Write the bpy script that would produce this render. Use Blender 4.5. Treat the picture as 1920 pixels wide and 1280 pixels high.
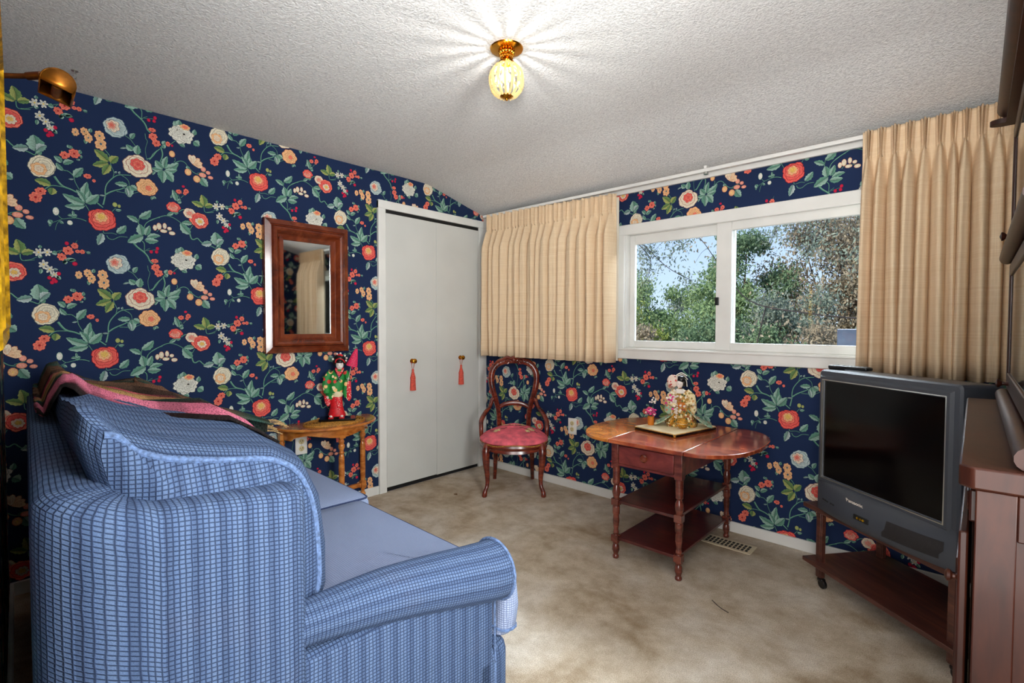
import bpy, bmesh, math, random
import numpy as np
from mathutils import Vector, Matrix, Euler
random.seed(7)
for o in list(bpy.data.objects): bpy.data.objects.remove(o)
sc = bpy.context.scene
COL = sc.collection
R = math.radians
PI = math.pi

# ---------------------------------------------------------------- camera
cam_d = bpy.data.cameras.new('camera'); cam = bpy.data.objects.new('camera', cam_d); COL.objects.link(cam)
cam_d.sensor_width = 36; cam_d.lens = 939.56 / 1920 * 36; cam_d.clip_start = 0.02; cam_d.clip_end = 200
pitch, roll, yaw = -0.0304, 0.0023, 2.3171
F = Vector((math.cos(yaw) * math.cos(pitch), math.sin(yaw) * math.cos(pitch), math.sin(pitch)))
Rt = Vector((math.sin(yaw), -math.cos(yaw), 0)); Up = Rt.cross(F)
R2 = Rt * math.cos(roll) + Up * math.sin(roll); U2 = -Rt * math.sin(roll) + Up * math.cos(roll)
m = Matrix.Identity(4)
for i in range(3):
    m[i][0] = R2[i]; m[i][1] = U2[i]; m[i][2] = -F[i]
m[0][3], m[1][3], m[2][3] = 2.9985, -2.9087, 1.1568
cam.matrix_world = m
sc.camera = cam

# ---------------------------------------------------------------- render look, sky, sun, daylight
sc.view_settings.view_transform = 'Standard'; sc.view_settings.look = 'None'
sc.view_settings.gamma = 1; sc.view_settings.use_curve_mapping = False
sc.view_settings.exposure = 0.68
sc.cycles.max_bounces = 10; sc.cycles.diffuse_bounces = 6; sc.cycles.glossy_bounces = 5
sc.cycles.transparent_max_bounces = 16; sc.cycles.transmission_bounces = 8
sc.cycles.sample_clamp_indirect = 6.0; sc.cycles.use_denoising = True
W = bpy.data.worlds.new('sky'); sc.world = W; W.use_nodes = True
nt = W.node_tree; bg = nt.nodes['Background']
tc = nt.nodes.new('ShaderNodeTexCoord'); sx = nt.nodes.new('ShaderNodeSeparateXYZ'); cr = nt.nodes.new('ShaderNodeValToRGB')
nt.links.new(tc.outputs['Generated'], sx.inputs[0]); nt.links.new(sx.outputs[2], cr.inputs[0]); nt.links.new(cr.outputs[0], bg.inputs[0])
cr.color_ramp.elements[0].position = 0.0; cr.color_ramp.elements[0].color = (0.62, 0.76, 0.93, 1)
cr.color_ramp.elements[1].position = 0.5; cr.color_ramp.elements[1].color = (0.22, 0.42, 0.85, 1)
bg.inputs[1].default_value = 0.9

def lamp(kind, name, loc, target, energy, color=(1, 1, 1), size=None, sizey=None, **kw):
    d = bpy.data.lights.new(name, kind); o = bpy.data.objects.new(name, d); COL.objects.link(o)
    o.location = loc; d.energy = energy; d.color = color
    v = Vector(target) - Vector(loc); o.rotation_euler = v.to_track_quat('-Z', 'Y').to_euler()
    if kind == 'AREA':
        d.shape = 'RECTANGLE'; d.size = size; d.size_y = sizey
    for k, val in kw.items(): setattr(d, k, val)
    return o
# spot added beside the camera, aimed up to brighten the ceiling
fl = lamp('SPOT', 'ceiling_fill', (2.9, -2.80, 1.35), (2.35, -1.9, 2.207), 88, (1, .985, .96)); fl.data.spot_size = R(118); fl.data.spot_blend = 1.0; fl.data.shadow_soft_size = .12
lamp('SUN', 'sun', (0, -5, 10), (0.35, -4.15, 9.1), 4.6, (1, 0.96, 0.88), angle=0.02)
# daylight coming down through the window from the open sky above the trees
lamp('AREA', 'daylight_window', (1.95, 1.5, 3.0), (1.95, -1.2, 0.6), 420, (0.86, 0.93, 1.0), 2.6, 1.4)
# fill lamps added behind a made-up side window and in the doorway
lamp('AREA', 'side_fill', (3.62, -2.36, 1.45), (0.6, -1.5, 1.3), 50, (1.0, 0.985, 0.96), 0.62, 1.1)
lamp('AREA', 'doorway_fill', (3.05, -3.12, 1.15), (2.7, 0, 1.2), 25, (1.0, 0.975, 0.95), 0.56, 1.7)

# ---------------------------------------------------------------- materials
MAT = {}
def s2l(c):
    return tuple(((x / 255) / 12.92 if x / 255 <= 0.04045 else ((x / 255 + 0.055) / 1.055) ** 2.4) for x in c)
def base(name, rgb, rough=0.5, metal=0.0, spec=0.5, **kw):
    mt = bpy.data.materials.new(name); mt.use_nodes = True
    b = mt.node_tree.nodes['Principled BSDF']
    b.inputs['Base Color'].default_value = (*s2l(rgb), 1); b.inputs['Roughness'].default_value = rough
    b.inputs['Metallic'].default_value = metal; b.inputs['Specular IOR Level'].default_value = spec
    for k, v in kw.items(): b.inputs[k].default_value = v
    MAT[name] = mt
    return mt, mt.node_tree, b
def N(nt, t, **kw):
    n = nt.nodes.new(t)
    for k, v in kw.items(): setattr(n, k, v)
    return n
def noise(nt, vec, scale, detail=3, rough=0.5):
    n = N(nt, 'ShaderNodeTexNoise'); n.inputs['Scale'].default_value = scale; n.inputs['Detail'].default_value = detail
    n.inputs['Roughness'].default_value = rough
    if vec: nt.links.new(vec, n.inputs['Vector'])
    return n
def mapping(nt, out, scale=(1, 1, 1), rot=(0, 0, 0)):
    mp = N(nt, 'ShaderNodeMapping'); mp.inputs['Scale'].default_value = scale; mp.inputs['Rotation'].default_value = rot
    nt.links.new(out, mp.inputs[0]); return mp.outputs[0]
def ramp(nt, fac, stops, interp='LINEAR'):
    r = N(nt, 'ShaderNodeValToRGB'); r.color_ramp.interpolation = interp
    e = r.color_ramp.elements
    while len(e) < len(stops): e.new(0.5)
    for i, (p, c) in enumerate(stops): e[i].position = p; e[i].color = (*s2l(c), 1)
    nt.links.new(fac, r.inputs[0]); return r.outputs[0]
def bump(nt, b, h, strength, dist):
    n = N(nt, 'ShaderNodeBump'); n.inputs['Strength'].default_value = strength; n.inputs['Distance'].default_value = dist
    nt.links.new(h, n.inputs['Height']); nt.links.new(n.outputs[0], b.inputs['Normal'])
def math_n(nt, op, a, b=None, c=None):
    n = N(nt, 'ShaderNodeMath', operation=op)
    for i, v in enumerate((a, b, c)):
        if v is None: continue
        if isinstance(v, (int, float)): n.inputs[i].default_value = v
        else: nt.links.new(v, n.inputs[i])
    return n.outputs[0]
def mixc(nt, fac, a, b, mode='MIX'):
    n = N(nt, 'ShaderNodeMix', data_type='RGBA', blend_type=mode)
    for sock, v in ((n.inputs[0], fac), (n.inputs[6], a), (n.inputs[7], b)):
        if isinstance(v, (int, float)): sock.default_value = v
        elif isinstance(v, tuple): sock.default_value = (*s2l(v), 1)
        else: nt.links.new(v, sock)
    return n.outputs[2]

def plain(name, rgb, rough=0.5, metal=0, spec=0.5, var=0.06, vs=6, bs=0.0, bsc=200, **kw):
    mt, nt, b = base(name, rgb, rough, metal, spec, **kw)
    t = N(nt, 'ShaderNodeTexCoord').outputs['Object']
    n = noise(nt, t, vs)
    lo = tuple(max(0, x * (1 - var * 2)) for x in rgb); hi = tuple(min(255, x * (1 + var)) for x in rgb)
    nt.links.new(ramp(nt, n.outputs[0], [(0.3, lo), (0.7, hi)]), b.inputs['Base Color'])
    if bs: bump(nt, b, noise(nt, t, bsc).outputs[0], bs, 0.002)
    return mt
def wood(name, dark, mid, light, rough=0.25, scale=(3, 3, 30), coat=0.3, spec=0.5, ns=2.0):
    mt, nt, b = base(name, mid, rough, 0, spec)
    t = N(nt, 'ShaderNodeTexCoord').outputs['Object']
    n = noise(nt, mapping(nt, t, scale), ns, 6, 0.6)
    n.inputs['Distortion'].default_value = 0.8
    nt.links.new(ramp(nt, n.outputs[0], [(0.25, dark), (0.5, mid), (0.72, light)]), b.inputs['Base Color'])
    b.inputs['Coat Weight'].default_value = coat; b.inputs['Coat Roughness'].default_value = 0.12
    bump(nt, b, n.outputs[0], 0.15, 0.001)
    return mt

plain('white_paint', (226, 226, 222), 0.35, var=0.015)
plain('door_paint', (205, 206, 202), 0.45, var=0.012, vs=3)
plain('hall_paint', (225, 222, 214), 0.7, var=0.02)
plain('outlet_white', (232, 230, 224), 0.35, var=0.01)
plain('outlet_cream', (214, 198, 150), 0.4, var=0.01)
plain('black_plastic', (22, 23, 26), 0.4, var=0.05)
plain('dark_slot', (8, 8, 8), 0.7, var=0.0)
plain('tv_grey', (58, 62, 70), 0.42, var=0.03, bs=0.15, bsc=900)
plain('tv_grille', (26, 22, 24), 0.6, var=0.1, vs=300, bs=0.6, bsc=700)
base('screen_glass', (2, 2, 3), 0.16, 0, 0.22)
plain('silver', (190, 190, 185), 0.3, 0.9, var=0.02)
plain('brass', (214, 150, 48), 0.16, 1.0, var=0.05)
plain('old_brass', (150, 92, 28), 0.38, 0.85, var=0.2, vs=30)
plain('dark_bronze', (86, 50, 26), 0.4, 0.7, var=0.2, vs=30)
plain('gold_leaf', (226, 160, 30), 0.34, 0.75, var=0.25, vs=60, bs=0.6, bsc=180)
wood('frame_rosewood', (56, 18, 8), (104, 42, 20), (138, 66, 34), 0.2, (4, 4, 4), 0.6)
wood('chair_mahogany', (48, 14, 10), (98, 34, 22), (140, 60, 34), 0.24, (6, 6, 18), 0.45)
wood('table_cherry', (92, 32, 18), (150, 66, 38), (188, 104, 62), 0.22, (4, 18, 4), 0.5, ns=1.6)
wood('table_plum', (72, 26, 24), (112, 46, 40), (138, 64, 54), 0.3, (4, 16, 10), 0.35)
wood('table_leg', (58, 23, 17), (96, 44, 34), (126, 66, 50), 0.25, (6, 6, 16), 0.45)
wood('shelf_mahogany', (44, 16, 16), (76, 28, 26), (100, 42, 36), 0.3, (4, 16, 4), 0.3)
wood('maple_orange', (120, 58, 16), (184, 108, 44), (212, 142, 68), 0.22, (6, 6, 14), 0.5)
wood('walnut_laminate', (40, 20, 16), (76, 42, 34), (104, 62, 48), 0.35, (3, 26, 26), 0.15, ns=1.4)
wood('hutch_mahogany', (27, 10, 4), (43, 17, 9), (56, 25, 14), 0.4, (10, 10, 2), 0.05, spec=0.22, ns=3)
plain('seat_rose', (234, 104, 120), 0.85, var=0.09, vs=18, bs=0.4, bsc=900)
plain('gold_braid', (168, 118, 44), 0.6, var=0.2, vs=120, bs=0.5, bsc=500)
plain('cream_thread', (226, 205, 150), 0.8, var=0.1, vs=60)
plain('brown_thread', (92, 44, 40), 0.8, var=0.1)
plain('coral_tassel', (218, 84, 66), 0.7, var=0.18, vs=240, bs=0.8, bsc=500)
plain('piping_blue', (98, 122, 164), 0.9, var=0.14, vs=150, bs=0.5, bsc=700)
plain('lining_white', (228, 222, 206), 0.9, var=0.02)
plain('doll_white', (240, 230, 222), 0.5, var=0.01)
plain('doll_black', (14, 12, 14), 0.35, var=0.02)
plain('lacquer_black', (10, 8, 8), 0.12, var=0.02)
plain('doll_red', (214, 20, 32), 0.5, var=0.08, vs=60)
plain('doll_pink', (228, 34, 84), 0.6, var=0.2, vs=220, bs=0.5, bsc=500)
plain('doll_cream', (232, 216, 176), 0.6, var=0.05)
plain('doll_gold', (198, 140, 44), 0.4, 0.3, var=0.3, vs=160, bs=0.8, bsc=400)
plain('flower_pink', (222, 50, 130), 0.7, var=0.2, vs=80)
plain('flower_white', (236, 226, 214), 0.7, var=0.04)
plain('leaf_green', (60, 100, 56), 0.7, var=0.1)
plain('pot_orange', (206, 118, 28), 0.4, var=0.08)
plain('vent_almond', (214, 200, 168), 0.45, var=0.04)
plain('cable_white', (196, 192, 180), 0.5, var=0.02)
plain('bark', (96, 78, 62), 0.9, var=0.25, vs=8)
plain('dark_bark', (52, 44, 42), 0.9, var=0.2, vs=8)
plain('clay_dry', (120, 108, 84), 0.95, var=0.2, vs=2)
plain('slate_box', (58, 66, 86), 0.5, var=0.04)
plain('crumb', (120, 88, 50), 0.9, var=0.1)
plain('caster_black', (20, 18, 18), 0.3, var=0.02)
plain('slab_dark', (30, 32, 34), 0.95, var=0.15, vs=40)
plain('fringe_tan', (206, 170, 116), 0.9, var=0.25, vs=200)

# dotted / brocade cloth for the dolls
def dotted(name, ground, dots, scale, size, rough=0.6):
    mt, nt, b = base(name, ground, rough)
    t = N(nt, 'ShaderNodeTexCoord').outputs['Object']
    v = N(nt, 'ShaderNodeTexVoronoi'); v.inputs['Scale'].default_value = scale; nt.links.new(t, v.inputs['Vector'])
    mask = math_n(nt, 'LESS_THAN', v.outputs['Distance'], size)
    sep = N(nt, 'ShaderNodeSeparateColor'); nt.links.new(v.outputs['Color'], sep.inputs[0])
    n = len(dots); stops = [(i / n, d) for i, d in enumerate(dots)]
    dc = ramp(nt, sep.outputs[0], stops, 'CONSTANT')
    nt.links.new(mixc(nt, mask, ground, dc), b.inputs['Base Color'])
    return mt
dotted('kimono_green', (16, 128, 48), [(236, 220, 170), (214, 60, 50), (240, 190, 120), (16, 110, 44)], 34, 0.42)
dotted('kimono_red_dots', (214, 28, 40), [(240, 220, 214), (244, 214, 200)], 120, 0.3)
dotted('brocade_gold', (172, 128, 48), [(232, 214, 160), (72, 84, 40), (150, 60, 40), (236, 226, 200)], 80, 0.5)
dotted('brocade_green', (150, 178, 150), [(232, 224, 190), (206, 120, 90), (96, 130, 100)], 60, 0.4)
dotted('brocade_cream', (224, 206, 160), [(206, 150, 90), (236, 230, 214), (150, 130, 70)], 70, 0.45)
dotted('floral_hat', (226, 206, 190), [(196, 70, 70), (236, 214, 200), (150, 60, 60)], 70, 0.4)

# popcorn ceiling
mt, nt, b = base('popcorn_ceiling', (236, 236, 235), 0.95, 0, 0.1)
t = N(nt, 'ShaderNodeTexCoord').outputs['Object']
n1 = noise(nt, t, 110, 4, 0.7); n2 = noise(nt, t, 38, 3, 0.6)
add = math_n(nt, 'ADD', n1.outputs[0], math_n(nt, 'MULTIPLY', n2.outputs[0], 0.5))
bump(nt, b, add, 0.9, 0.012)
nt.links.new(ramp(nt, n1.outputs[0], [(0.32, (214, 214, 214)), (0.6, (242, 242, 241))]), b.inputs['Base Color'])

# stained beige carpet
mt, nt, b = base('carpet', (190, 172, 148), 1.0, 0, 0.05)
t = N(nt, 'ShaderNodeTexCoord').outputs['Object']
n1 = noise(nt, t, 2.3, 5, 0.62); n1.inputs['Distortion'].default_value = 0.6
n2 = noise(nt, t, 9, 4, 0.7); n3 = noise(nt, t, 260, 3, 0.7)
c1 = ramp(nt, n1.outputs[0], [(0.34, (190, 170, 144)), (0.5, (218, 203, 182)), (0.66, (236, 226, 212))])
c2 = ramp(nt, n2.outputs[0], [(0.35, (196, 184, 168)), (0.62, (255, 255, 255))])
c3 = ramp(nt, n3.outputs[0], [(0.3, (170, 165, 158)), (0.62, (255, 255, 255))])
nt.links.new(mixc(nt, 0.7, mixc(nt, 0.55, c1, c2, 'MULTIPLY'), c3, 'MULTIPLY'), b.inputs['Base Color'])
bump(nt, b, n3.outputs[0], 0.8, 0.006)

# navy wallpaper ground and its printed flowers (flower colours come from the mesh)
mt, nt, b = base('wallpaper_navy', (31, 44, 76), 0.8, 0, 0.1)
t = N(nt, 'ShaderNodeTexCoord').outputs['Object']
nt.links.new(ramp(nt, noise(nt, t, 1.5).outputs[0], [(0.3, (28, 41, 72)), (0.7, (33, 48, 82))]), b.inputs['Base Color'])
mt, nt, b = base('wallpaper_print', (200, 200, 200), 0.8, 0, 0.1)
at = N(nt, 'ShaderNodeAttribute'); at.attribute_name = 'Print'
t = N(nt, 'ShaderNodeTexCoord').outputs['Object']
st = ramp(nt, noise(nt, t, 260, 2, 0.6).outputs[0], [(0.36, (196, 190, 190)), (0.6, (255, 255, 255))])
nt.links.new(mixc(nt, 0.6, at.outputs['Color'], st, 'MULTIPLY'), b.inputs['Base Color'])

# blue waffle-weave upholstery, woven grid follows the cloth's own UVs (metres)
def weave(name, cell, light, mid, dark, line, band):
    mt, nt, b = base(name, mid, 0.95, 0, 0.1)
    uv = N(nt, 'ShaderNodeTexCoord').outputs['UV']
    wob = noise(nt, uv, 26, 2); sub = N(nt, 'ShaderNodeVectorMath', operation='MULTIPLY_ADD')
    nt.links.new(wob.outputs['Color'], sub.inputs[0]); sub.inputs[1].default_value = (0.003, 0.003, 0); nt.links.new(uv, sub.inputs[2])
    sep = N(nt, 'ShaderNodeSeparateXYZ'); nt.links.new(sub.outputs[0], sep.inputs[0])
    def gl(o, c, w):
        f = math_n(nt, 'FRACT', math_n(nt, 'MULTIPLY', o, 1 / c))
        return math_n(nt, 'SUBTRACT', 1.0, math_n(nt, 'SMOOTH_MIN', math_n(nt, 'MULTIPLY', math_n(nt, 'ABSOLUTE', math_n(nt, 'SUBTRACT', f, 0.5)), 1 / w), 1.0, 0.2))
    gx = gl(sep.outputs[0], cell, line); gy = gl(sep.outputs[1], cell * 0.9, line)
    g = math_n(nt, 'MAXIMUM', gx, gy)
    bands = math_n(nt, 'FRACT', math_n(nt, 'MULTIPLY', sep.outputs[0], 1 / band))
    bc = ramp(nt, bands, [(0.0, mid), (0.3, light), (0.6, mid), (0.85, tuple(int(x * 0.88) for x in mid))])
    fn = noise(nt, uv, 700, 2, 0.7)
    bc2 = mixc(nt, 0.55, bc, ramp(nt, fn.outputs[0], [(0.3, (140, 140, 150)), (0.62, (255, 255, 255))]), 'MULTIPLY')
    wear = noise(nt, uv, 5, 4, 0.6)
    bc3 = mixc(nt, ramp(nt, wear.outputs[0], [(0.55, (0, 0, 0)), (0.8, (110, 110, 110))]), bc2, (128, 118, 116))
    nt.links.new(mixc(nt, math_n(nt, 'MULTIPLY', g, 0.85), bc3, dark), b.inputs['Base Color'])
    h = math_n(nt, 'SUBTRACT', math_n(nt, 'MULTIPLY', fn.outputs[0], 0.3), g)
    bump(nt, b, h, 0.7, 0.002)
    return mt
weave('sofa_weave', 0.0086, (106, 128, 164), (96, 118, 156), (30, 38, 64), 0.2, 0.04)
weave('sofa_weave_lit', 0.0068, (178, 192, 220), (172, 186, 216), (104, 120, 160), 0.2, 50)  # same cloth, lightened: window light on the seat is put into the colour

# slubbed beige curtain linen
mt, nt, b = base('curtain_linen', (214, 182, 138), 0.9, 0, 0.15)
t = N(nt, 'ShaderNodeTexCoord').outputs['Object']
n1 = noise(nt, mapping(nt, t, (2.5, 2.5, 420)), 1.0, 3, 0.7); n2 = noise(nt, mapping(nt, t, (500, 500, 8)), 1.0, 2)
c = ramp(nt, n1.outputs[0], [(0.25, (230, 202, 164)), (0.5, (240, 216, 182)), (0.75, (248, 229, 200))])
c = mixc(nt, 0.35, c, ramp(nt, n2.outputs[0], [(0.3, (214, 206, 198)), (0.7, (255, 255, 255))]), 'MULTIPLY')
nt.links.new(c, b.inputs['Base Color']); bump(nt, b, n1.outputs[0], 0.3, 0.001)
tr = N(nt, 'ShaderNodeBsdfTranslucent'); nt.links.new(c, tr.inputs[0])
mx = N(nt, 'ShaderNodeMixShader'); mx.inputs[0].default_value = 0.18
nt.links.new(b.outputs[0], mx.inputs[1]); nt.links.new(tr.outputs[0], mx.inputs[2])
nt.links.new(mx.outputs[0], nt.nodes['Material Output'].inputs[0])

# plaid throw (stripes run along its own UV u)
mt, nt, b = base('throw_plaid', (120, 60, 80), 1.0, 0, 0.05)
uv = N(nt, 'ShaderNodeTexCoord').outputs['UV']; sep = N(nt, 'ShaderNodeSeparateXYZ'); nt.links.new(uv, sep.inputs[0])
su = ramp(nt, sep.outputs[0], [(0.0, (44, 40, 40)), (0.035, (60, 44, 46)), (0.055, (226, 130, 158)), (0.19, (236, 140, 168)), (0.21, (60, 44, 46)), (0.25, (40, 90, 80)), (0.27, (226, 176, 120)), (0.33, (120, 120, 70)), (0.36, (230, 180, 130)), (0.44, (206, 90, 110)), (0.48, (70, 60, 54)), (0.6, (140, 108, 86)), (0.8, (132, 104, 84)), (0.9, (60, 100, 90)), (1.0, (110, 94, 78))])
f = math_n(nt, 'FRACT', math_n(nt, 'MULTIPLY', sep.outputs[1], 5))
sv = ramp(nt, f, [(0.0, (255, 255, 255)), (0.45, (255, 255, 255)), (0.5, (110, 100, 96)), (0.7, (90, 84, 80)), (0.75, (220, 190, 200))])
fn = noise(nt, mapping(nt, uv, (260, 260, 1)), 1.0, 2, 0.8)
cc = mixc(nt, 0.7, mixc(nt, 0.45, su, sv, 'MULTIPLY'), ramp(nt, fn.outputs[0], [(0.40, (70, 50, 60)), (0.52, (255, 246, 244))]), 'MULTIPLY')
nt.links.new(cc, b.inputs['Base Color']); bump(nt, b, fn.outputs[0], 0.8, 0.003)

# window glass: clear pane with a fresnel sheen
mt, nt, b = base('pane_glass', (255, 255, 255), 0.02)
gl = N(nt, 'ShaderNodeBsdfGlossy'); gl.inputs['Roughness'].default_value = 0.02
tb = N(nt, 'ShaderNodeBsdfTransparent'); tb.inputs[0].default_value = (0.93, 0.95, 0.95, 1)
fr = N(nt, 'ShaderNodeFresnel'); fr.inputs[0].default_value = 1.35
mx = N(nt, 'ShaderNodeMixShader'); nt.links.new(fr.outputs[0], mx.inputs[0]); nt.links.new(tb.outputs[0], mx.inputs[1]); nt.links.new(gl.outputs[0], mx.inputs[2])
nt.links.new(mx.outputs[0], nt.nodes['Material Output'].inputs[0])
base('mirror_glass', (216, 222, 222), 0.03, 1.0)
base('hutch_glass', (44, 70, 76), 0.05, 0.0, 0.9)
mt, nt, b = base('cut_glass', (206, 186, 128), 0.08, 0, 0.8)
b.inputs['Transmission Weight'].default_value = 0.55; b.inputs['Emission Color'].default_value = (1, 0.9, 0.66, 1); b.inputs['Emission Strength'].default_value = 0.10
mt, nt, b = base('bulb_glow', (255, 250, 235), 0.3); b.inputs['Emission Color'].default_value = (1, 0.95, 0.85, 1); b.inputs['Emission Strength'].default_value = 2.5

def foliage(name, a, bcol, c):
    mt, nt, b = base(name, bcol, 0.8, 0, 0.2)
    t = N(nt, 'ShaderNodeTexCoord').outputs['Object']
    n = noise(nt, t, 1.6, 6, 0.75)
    col = ramp(nt, n.outputs[0], [(0.3, a), (0.5, bcol), (0.68, c)])
    nt.links.new(col, b.inputs['Base Color'])
    tr = N(nt, 'ShaderNodeBsdfTranslucent'); nt.links.new(col, tr.inputs[0])
    mx = N(nt, 'ShaderNodeMixShader'); mx.inputs[0].default_value = 0.3
    nt.links.new(b.outputs[0], mx.inputs[1]); nt.links.new(tr.outputs[0], mx.inputs[2])
    nt.links.new(mx.outputs[0], nt.nodes['Material Output'].inputs[0])
foliage('leaf_mid', (94, 116, 80), (132, 154, 106), (172, 186, 134))
foliage('leaf_deep', (76, 98, 76), (108, 130, 96), (144, 162, 120))
foliage('leaf_yellow', (110, 124, 60), (150, 160, 80), (196, 190, 110))
foliage('leaf_russet', (112, 104, 84), (150, 136, 114), (184, 166, 140))
foliage('leaf_grey', (98, 112, 96), (132, 142, 126), (166, 170, 152))

# ---------------------------------------------------------------- mesh building
def rotm(rx=0, ry=0, rz=0): return Euler((rx, ry, rz)).to_matrix().to_4x4()
class MB:
    def __init__(s, M=None): s.v = []; s.f = []; s.uv = []; s.M = M or Matrix.Identity(4)
    def add(s, vs, fs, uvs=None, M=None):
        T = s.M @ M if M is not None else s.M; o = len(s.v)
        s.v += [tuple(T @ Vector(p)) for p in vs]
        for i, f in enumerate(fs):
            s.f.append(tuple(o + k for k in f)); s.uv.append([uvs[k] for k in f] if uvs else None)
        return s
    def box(s, x0, x1, y0, y1, z0, z1, M=None, b=0.0):
        if b <= 0:
            vs = [(x, y, z) for z in (z0, z1) for y in (y0, y1) for x in (x0, x1)]
            return s.add(vs, [(0, 2, 3, 1), (4, 5, 7, 6), (0, 1, 5, 4), (2, 6, 7, 3), (0, 4, 6, 2), (1, 3, 7, 5)], None, M)
        bm = bmesh.new(); bmesh.ops.create_cube(bm, size=1)
        for q in bm.verts: q.co = Vector(((x0 + x1) / 2 + q.co.x * (x1 - x0), (y0 + y1) / 2 + q.co.y * (y1 - y0), (z0 + z1) / 2 + q.co.z * (z1 - z0)))
        bmesh.ops.bevel(bm, geom=list(bm.edges), offset=min(b, 0.49 * min(x1 - x0, y1 - y0, z1 - z0)), segments=3, profile=0.5, affect='EDGES')
        bm.verts.index_update(); vs = [tuple(q.co) for q in bm.verts]; fs = [tuple(q.index for q in f.verts) for f in bm.faces]; bm.free()
        return s.add(vs, fs, None, M)
    def grid(s, rows, closed_u=False, closed_v=False, uv=None, M=None, capa=False, capb=False):
        n = len(rows); k = len(rows[0]); vs = [p for r in rows for p in r]; fs = []; uvs = None
        if uv is None and not closed_u and not closed_v: pass
        nn = n if closed_v else n - 1; kk = k if closed_u else k - 1
        for i in range(nn):
            for j in range(kk):
                fs.append((i * k + j, i * k + (j + 1) % k, ((i + 1) % n) * k + (j + 1) % k, ((i + 1) % n) * k + j))
        if uv: uvs = [q for r in uv for q in r]
        if capa: fs.append(tuple(range(k))[::-1])
        if capb: fs.append(tuple((n - 1) * k + j for j in range(k)))
        return s.add(vs, fs, uvs, M)
    def sgrid(s, rows, M=None):
        """open grid with arc-length UVs in metres (cloth)"""
        n = len(rows); k = len(rows[0]); U = np.zeros((n, k)); V = np.zeros((n, k)); P = np.array(rows)
        du = np.linalg.norm(P[:, 1:] - P[:, :-1], axis=2).mean(0); dv = np.linalg.norm(P[1:] - P[:-1], axis=2).max(1)
        U[:] = np.concatenate([[0], np.cumsum(du)])[None]; V[:] = np.concatenate([[0], np.cumsum(dv)])[:, None]
        return s.grid(rows, uv=[[(V[i][j], U[i][j]) for j in range(k)] for i in range(n)], M=M)
    def lathe(s, prof, seg=24, c=(0, 0, 0), M=None, sy=1.0):
        rows = [[(c[0] + r * math.cos(2 * PI * j / seg), c[1] + sy * r * math.sin(2 * PI * j / seg), c[2] + z) for j in range(seg)] for r, z in prof]
        return s.grid(rows, closed_u=True, M=M, capa=True, capb=True)
    def tube(s, path, r, seg=10, caps=True, M=None, flat=1.0, up=(0, 0, 1)):
        path = [Vector(q) for q in path]; n = len(path); rr = r if isinstance(r, (list, tuple)) else [r] * n; rows = []
        prev = None
        for i, q in enumerate(path):
            t = (path[min(i + 1, n - 1)] - path[max(i - 1, 0)]).normalized()
            if prev is None:
                a = Vector(up); a = a - t * a.dot(t)
                if a.length < 1e-3: a = Vector((1, 0, 0)) - t * t.x
            else: a = prev - t * prev.dot(t)
            a.normalize(); prev = a; bb = t.cross(a)
            rows.append([tuple(q + (a * math.cos(2 * PI * j / seg) + bb * flat * math.sin(2 * PI * j / seg)) * rr[i]) for j in range(seg)])
        return s.grid(rows, closed_u=True, capa=caps, capb=caps, M=M)
    def ball(s, c, r, seg=14, ring=8, M=None):
        rx, ry, rz = r if isinstance(r, (list, tuple)) else (r, r, r)
        rows = [[(c[0] + rx * math.sin(PI * i / ring) * math.cos(2 * PI * j / seg), c[1] + ry * math.sin(PI * i / ring) * math.sin(2 * PI * j / seg), c[2] - rz * math.cos(PI * i / ring)) for j in range(seg)] for i in range(1, ring)]
        return s.grid(rows, closed_u=True, capa=True, capb=True, M=M)
    def prism(s, pts, z0, z1, M=None):
        n = len(pts); vs = [(x, y, z0) for x, y in pts] + [(x, y, z1) for x, y in pts]
        return s.add(vs, [tuple(range(n))[::-1], tuple(range(n, 2 * n))] + [(i, (i + 1) % n, n + (i + 1) % n, n + i) for i in range(n)], None, M)
    def build(s, name, mat, parent=None, smooth=38, bevel=0, loc=None, kind=None):
        me = bpy.data.meshes.new(name); me.from_pydata(s.v, [], s.f); me.update()
        bm = bmesh.new(); bm.from_mesh(me)
        if not any(s.uv): bmesh.ops.recalc_face_normals(bm, faces=bm.faces)
        bm.to_mesh(me); bm.free()
        ul = me.uv_layers.new(name='UVMap'); 
        for poly in me.polygons:
            given = s.uv[poly.index] if poly.index < len(s.uv) else None
            nrm = poly.normal; ax = max(range(3), key=lambda q: abs(nrm[q]))
            for li, vi in zip(poly.loop_indices, poly.vertices):
                co = me.vertices[vi].co
                if given is not None: ul.data[li].uv = given[poly.vertices[:].index(vi)] if False else given[list(poly.loop_indices).index(li)]
                else: ul.data[li].uv = (co.y, co.z) if ax == 0 else ((co.x, co.z) if ax == 1 else (co.x, co.y))
        me.materials.append(MAT[mat])
        if smooth:
            for q in me.polygons: q.use_smooth = True
            me.set_sharp_from_angle(angle=R(smooth))
        o = bpy.data.objects.new(name, me); COL.objects.link(o)
        if parent: o.parent = parent
        if loc: o.location = loc
        if bevel:
            bv = o.modifiers.new('bevel', 'BEVEL'); bv.width = bevel; bv.segments = 2; bv.limit_method = 'ANGLE'
        if kind: o['kind'] = kind
        return o
def tag(o, label, cat, group=None, kind=None):
    if label: o['label'] = label
    if cat: o['category'] = cat
    if group: o['group'] = group
    if kind: o['kind'] = kind
    return o
def thing(name, label, cat, loc=(0, 0, 0), rz=0, group=None):
    o = bpy.data.objects.new(name, None); COL.objects.link(o); o.empty_display_size = 0.05
    o.location = loc; o.rotation_euler = (0, 0, rz)
    return tag(o, label, cat, group)
def struct(name, mb, mat, label=None, **kw):
    o = mb.build(name, mat, **kw); o['kind'] = 'structure'
    if label: o['label'] = label
    return o
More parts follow.
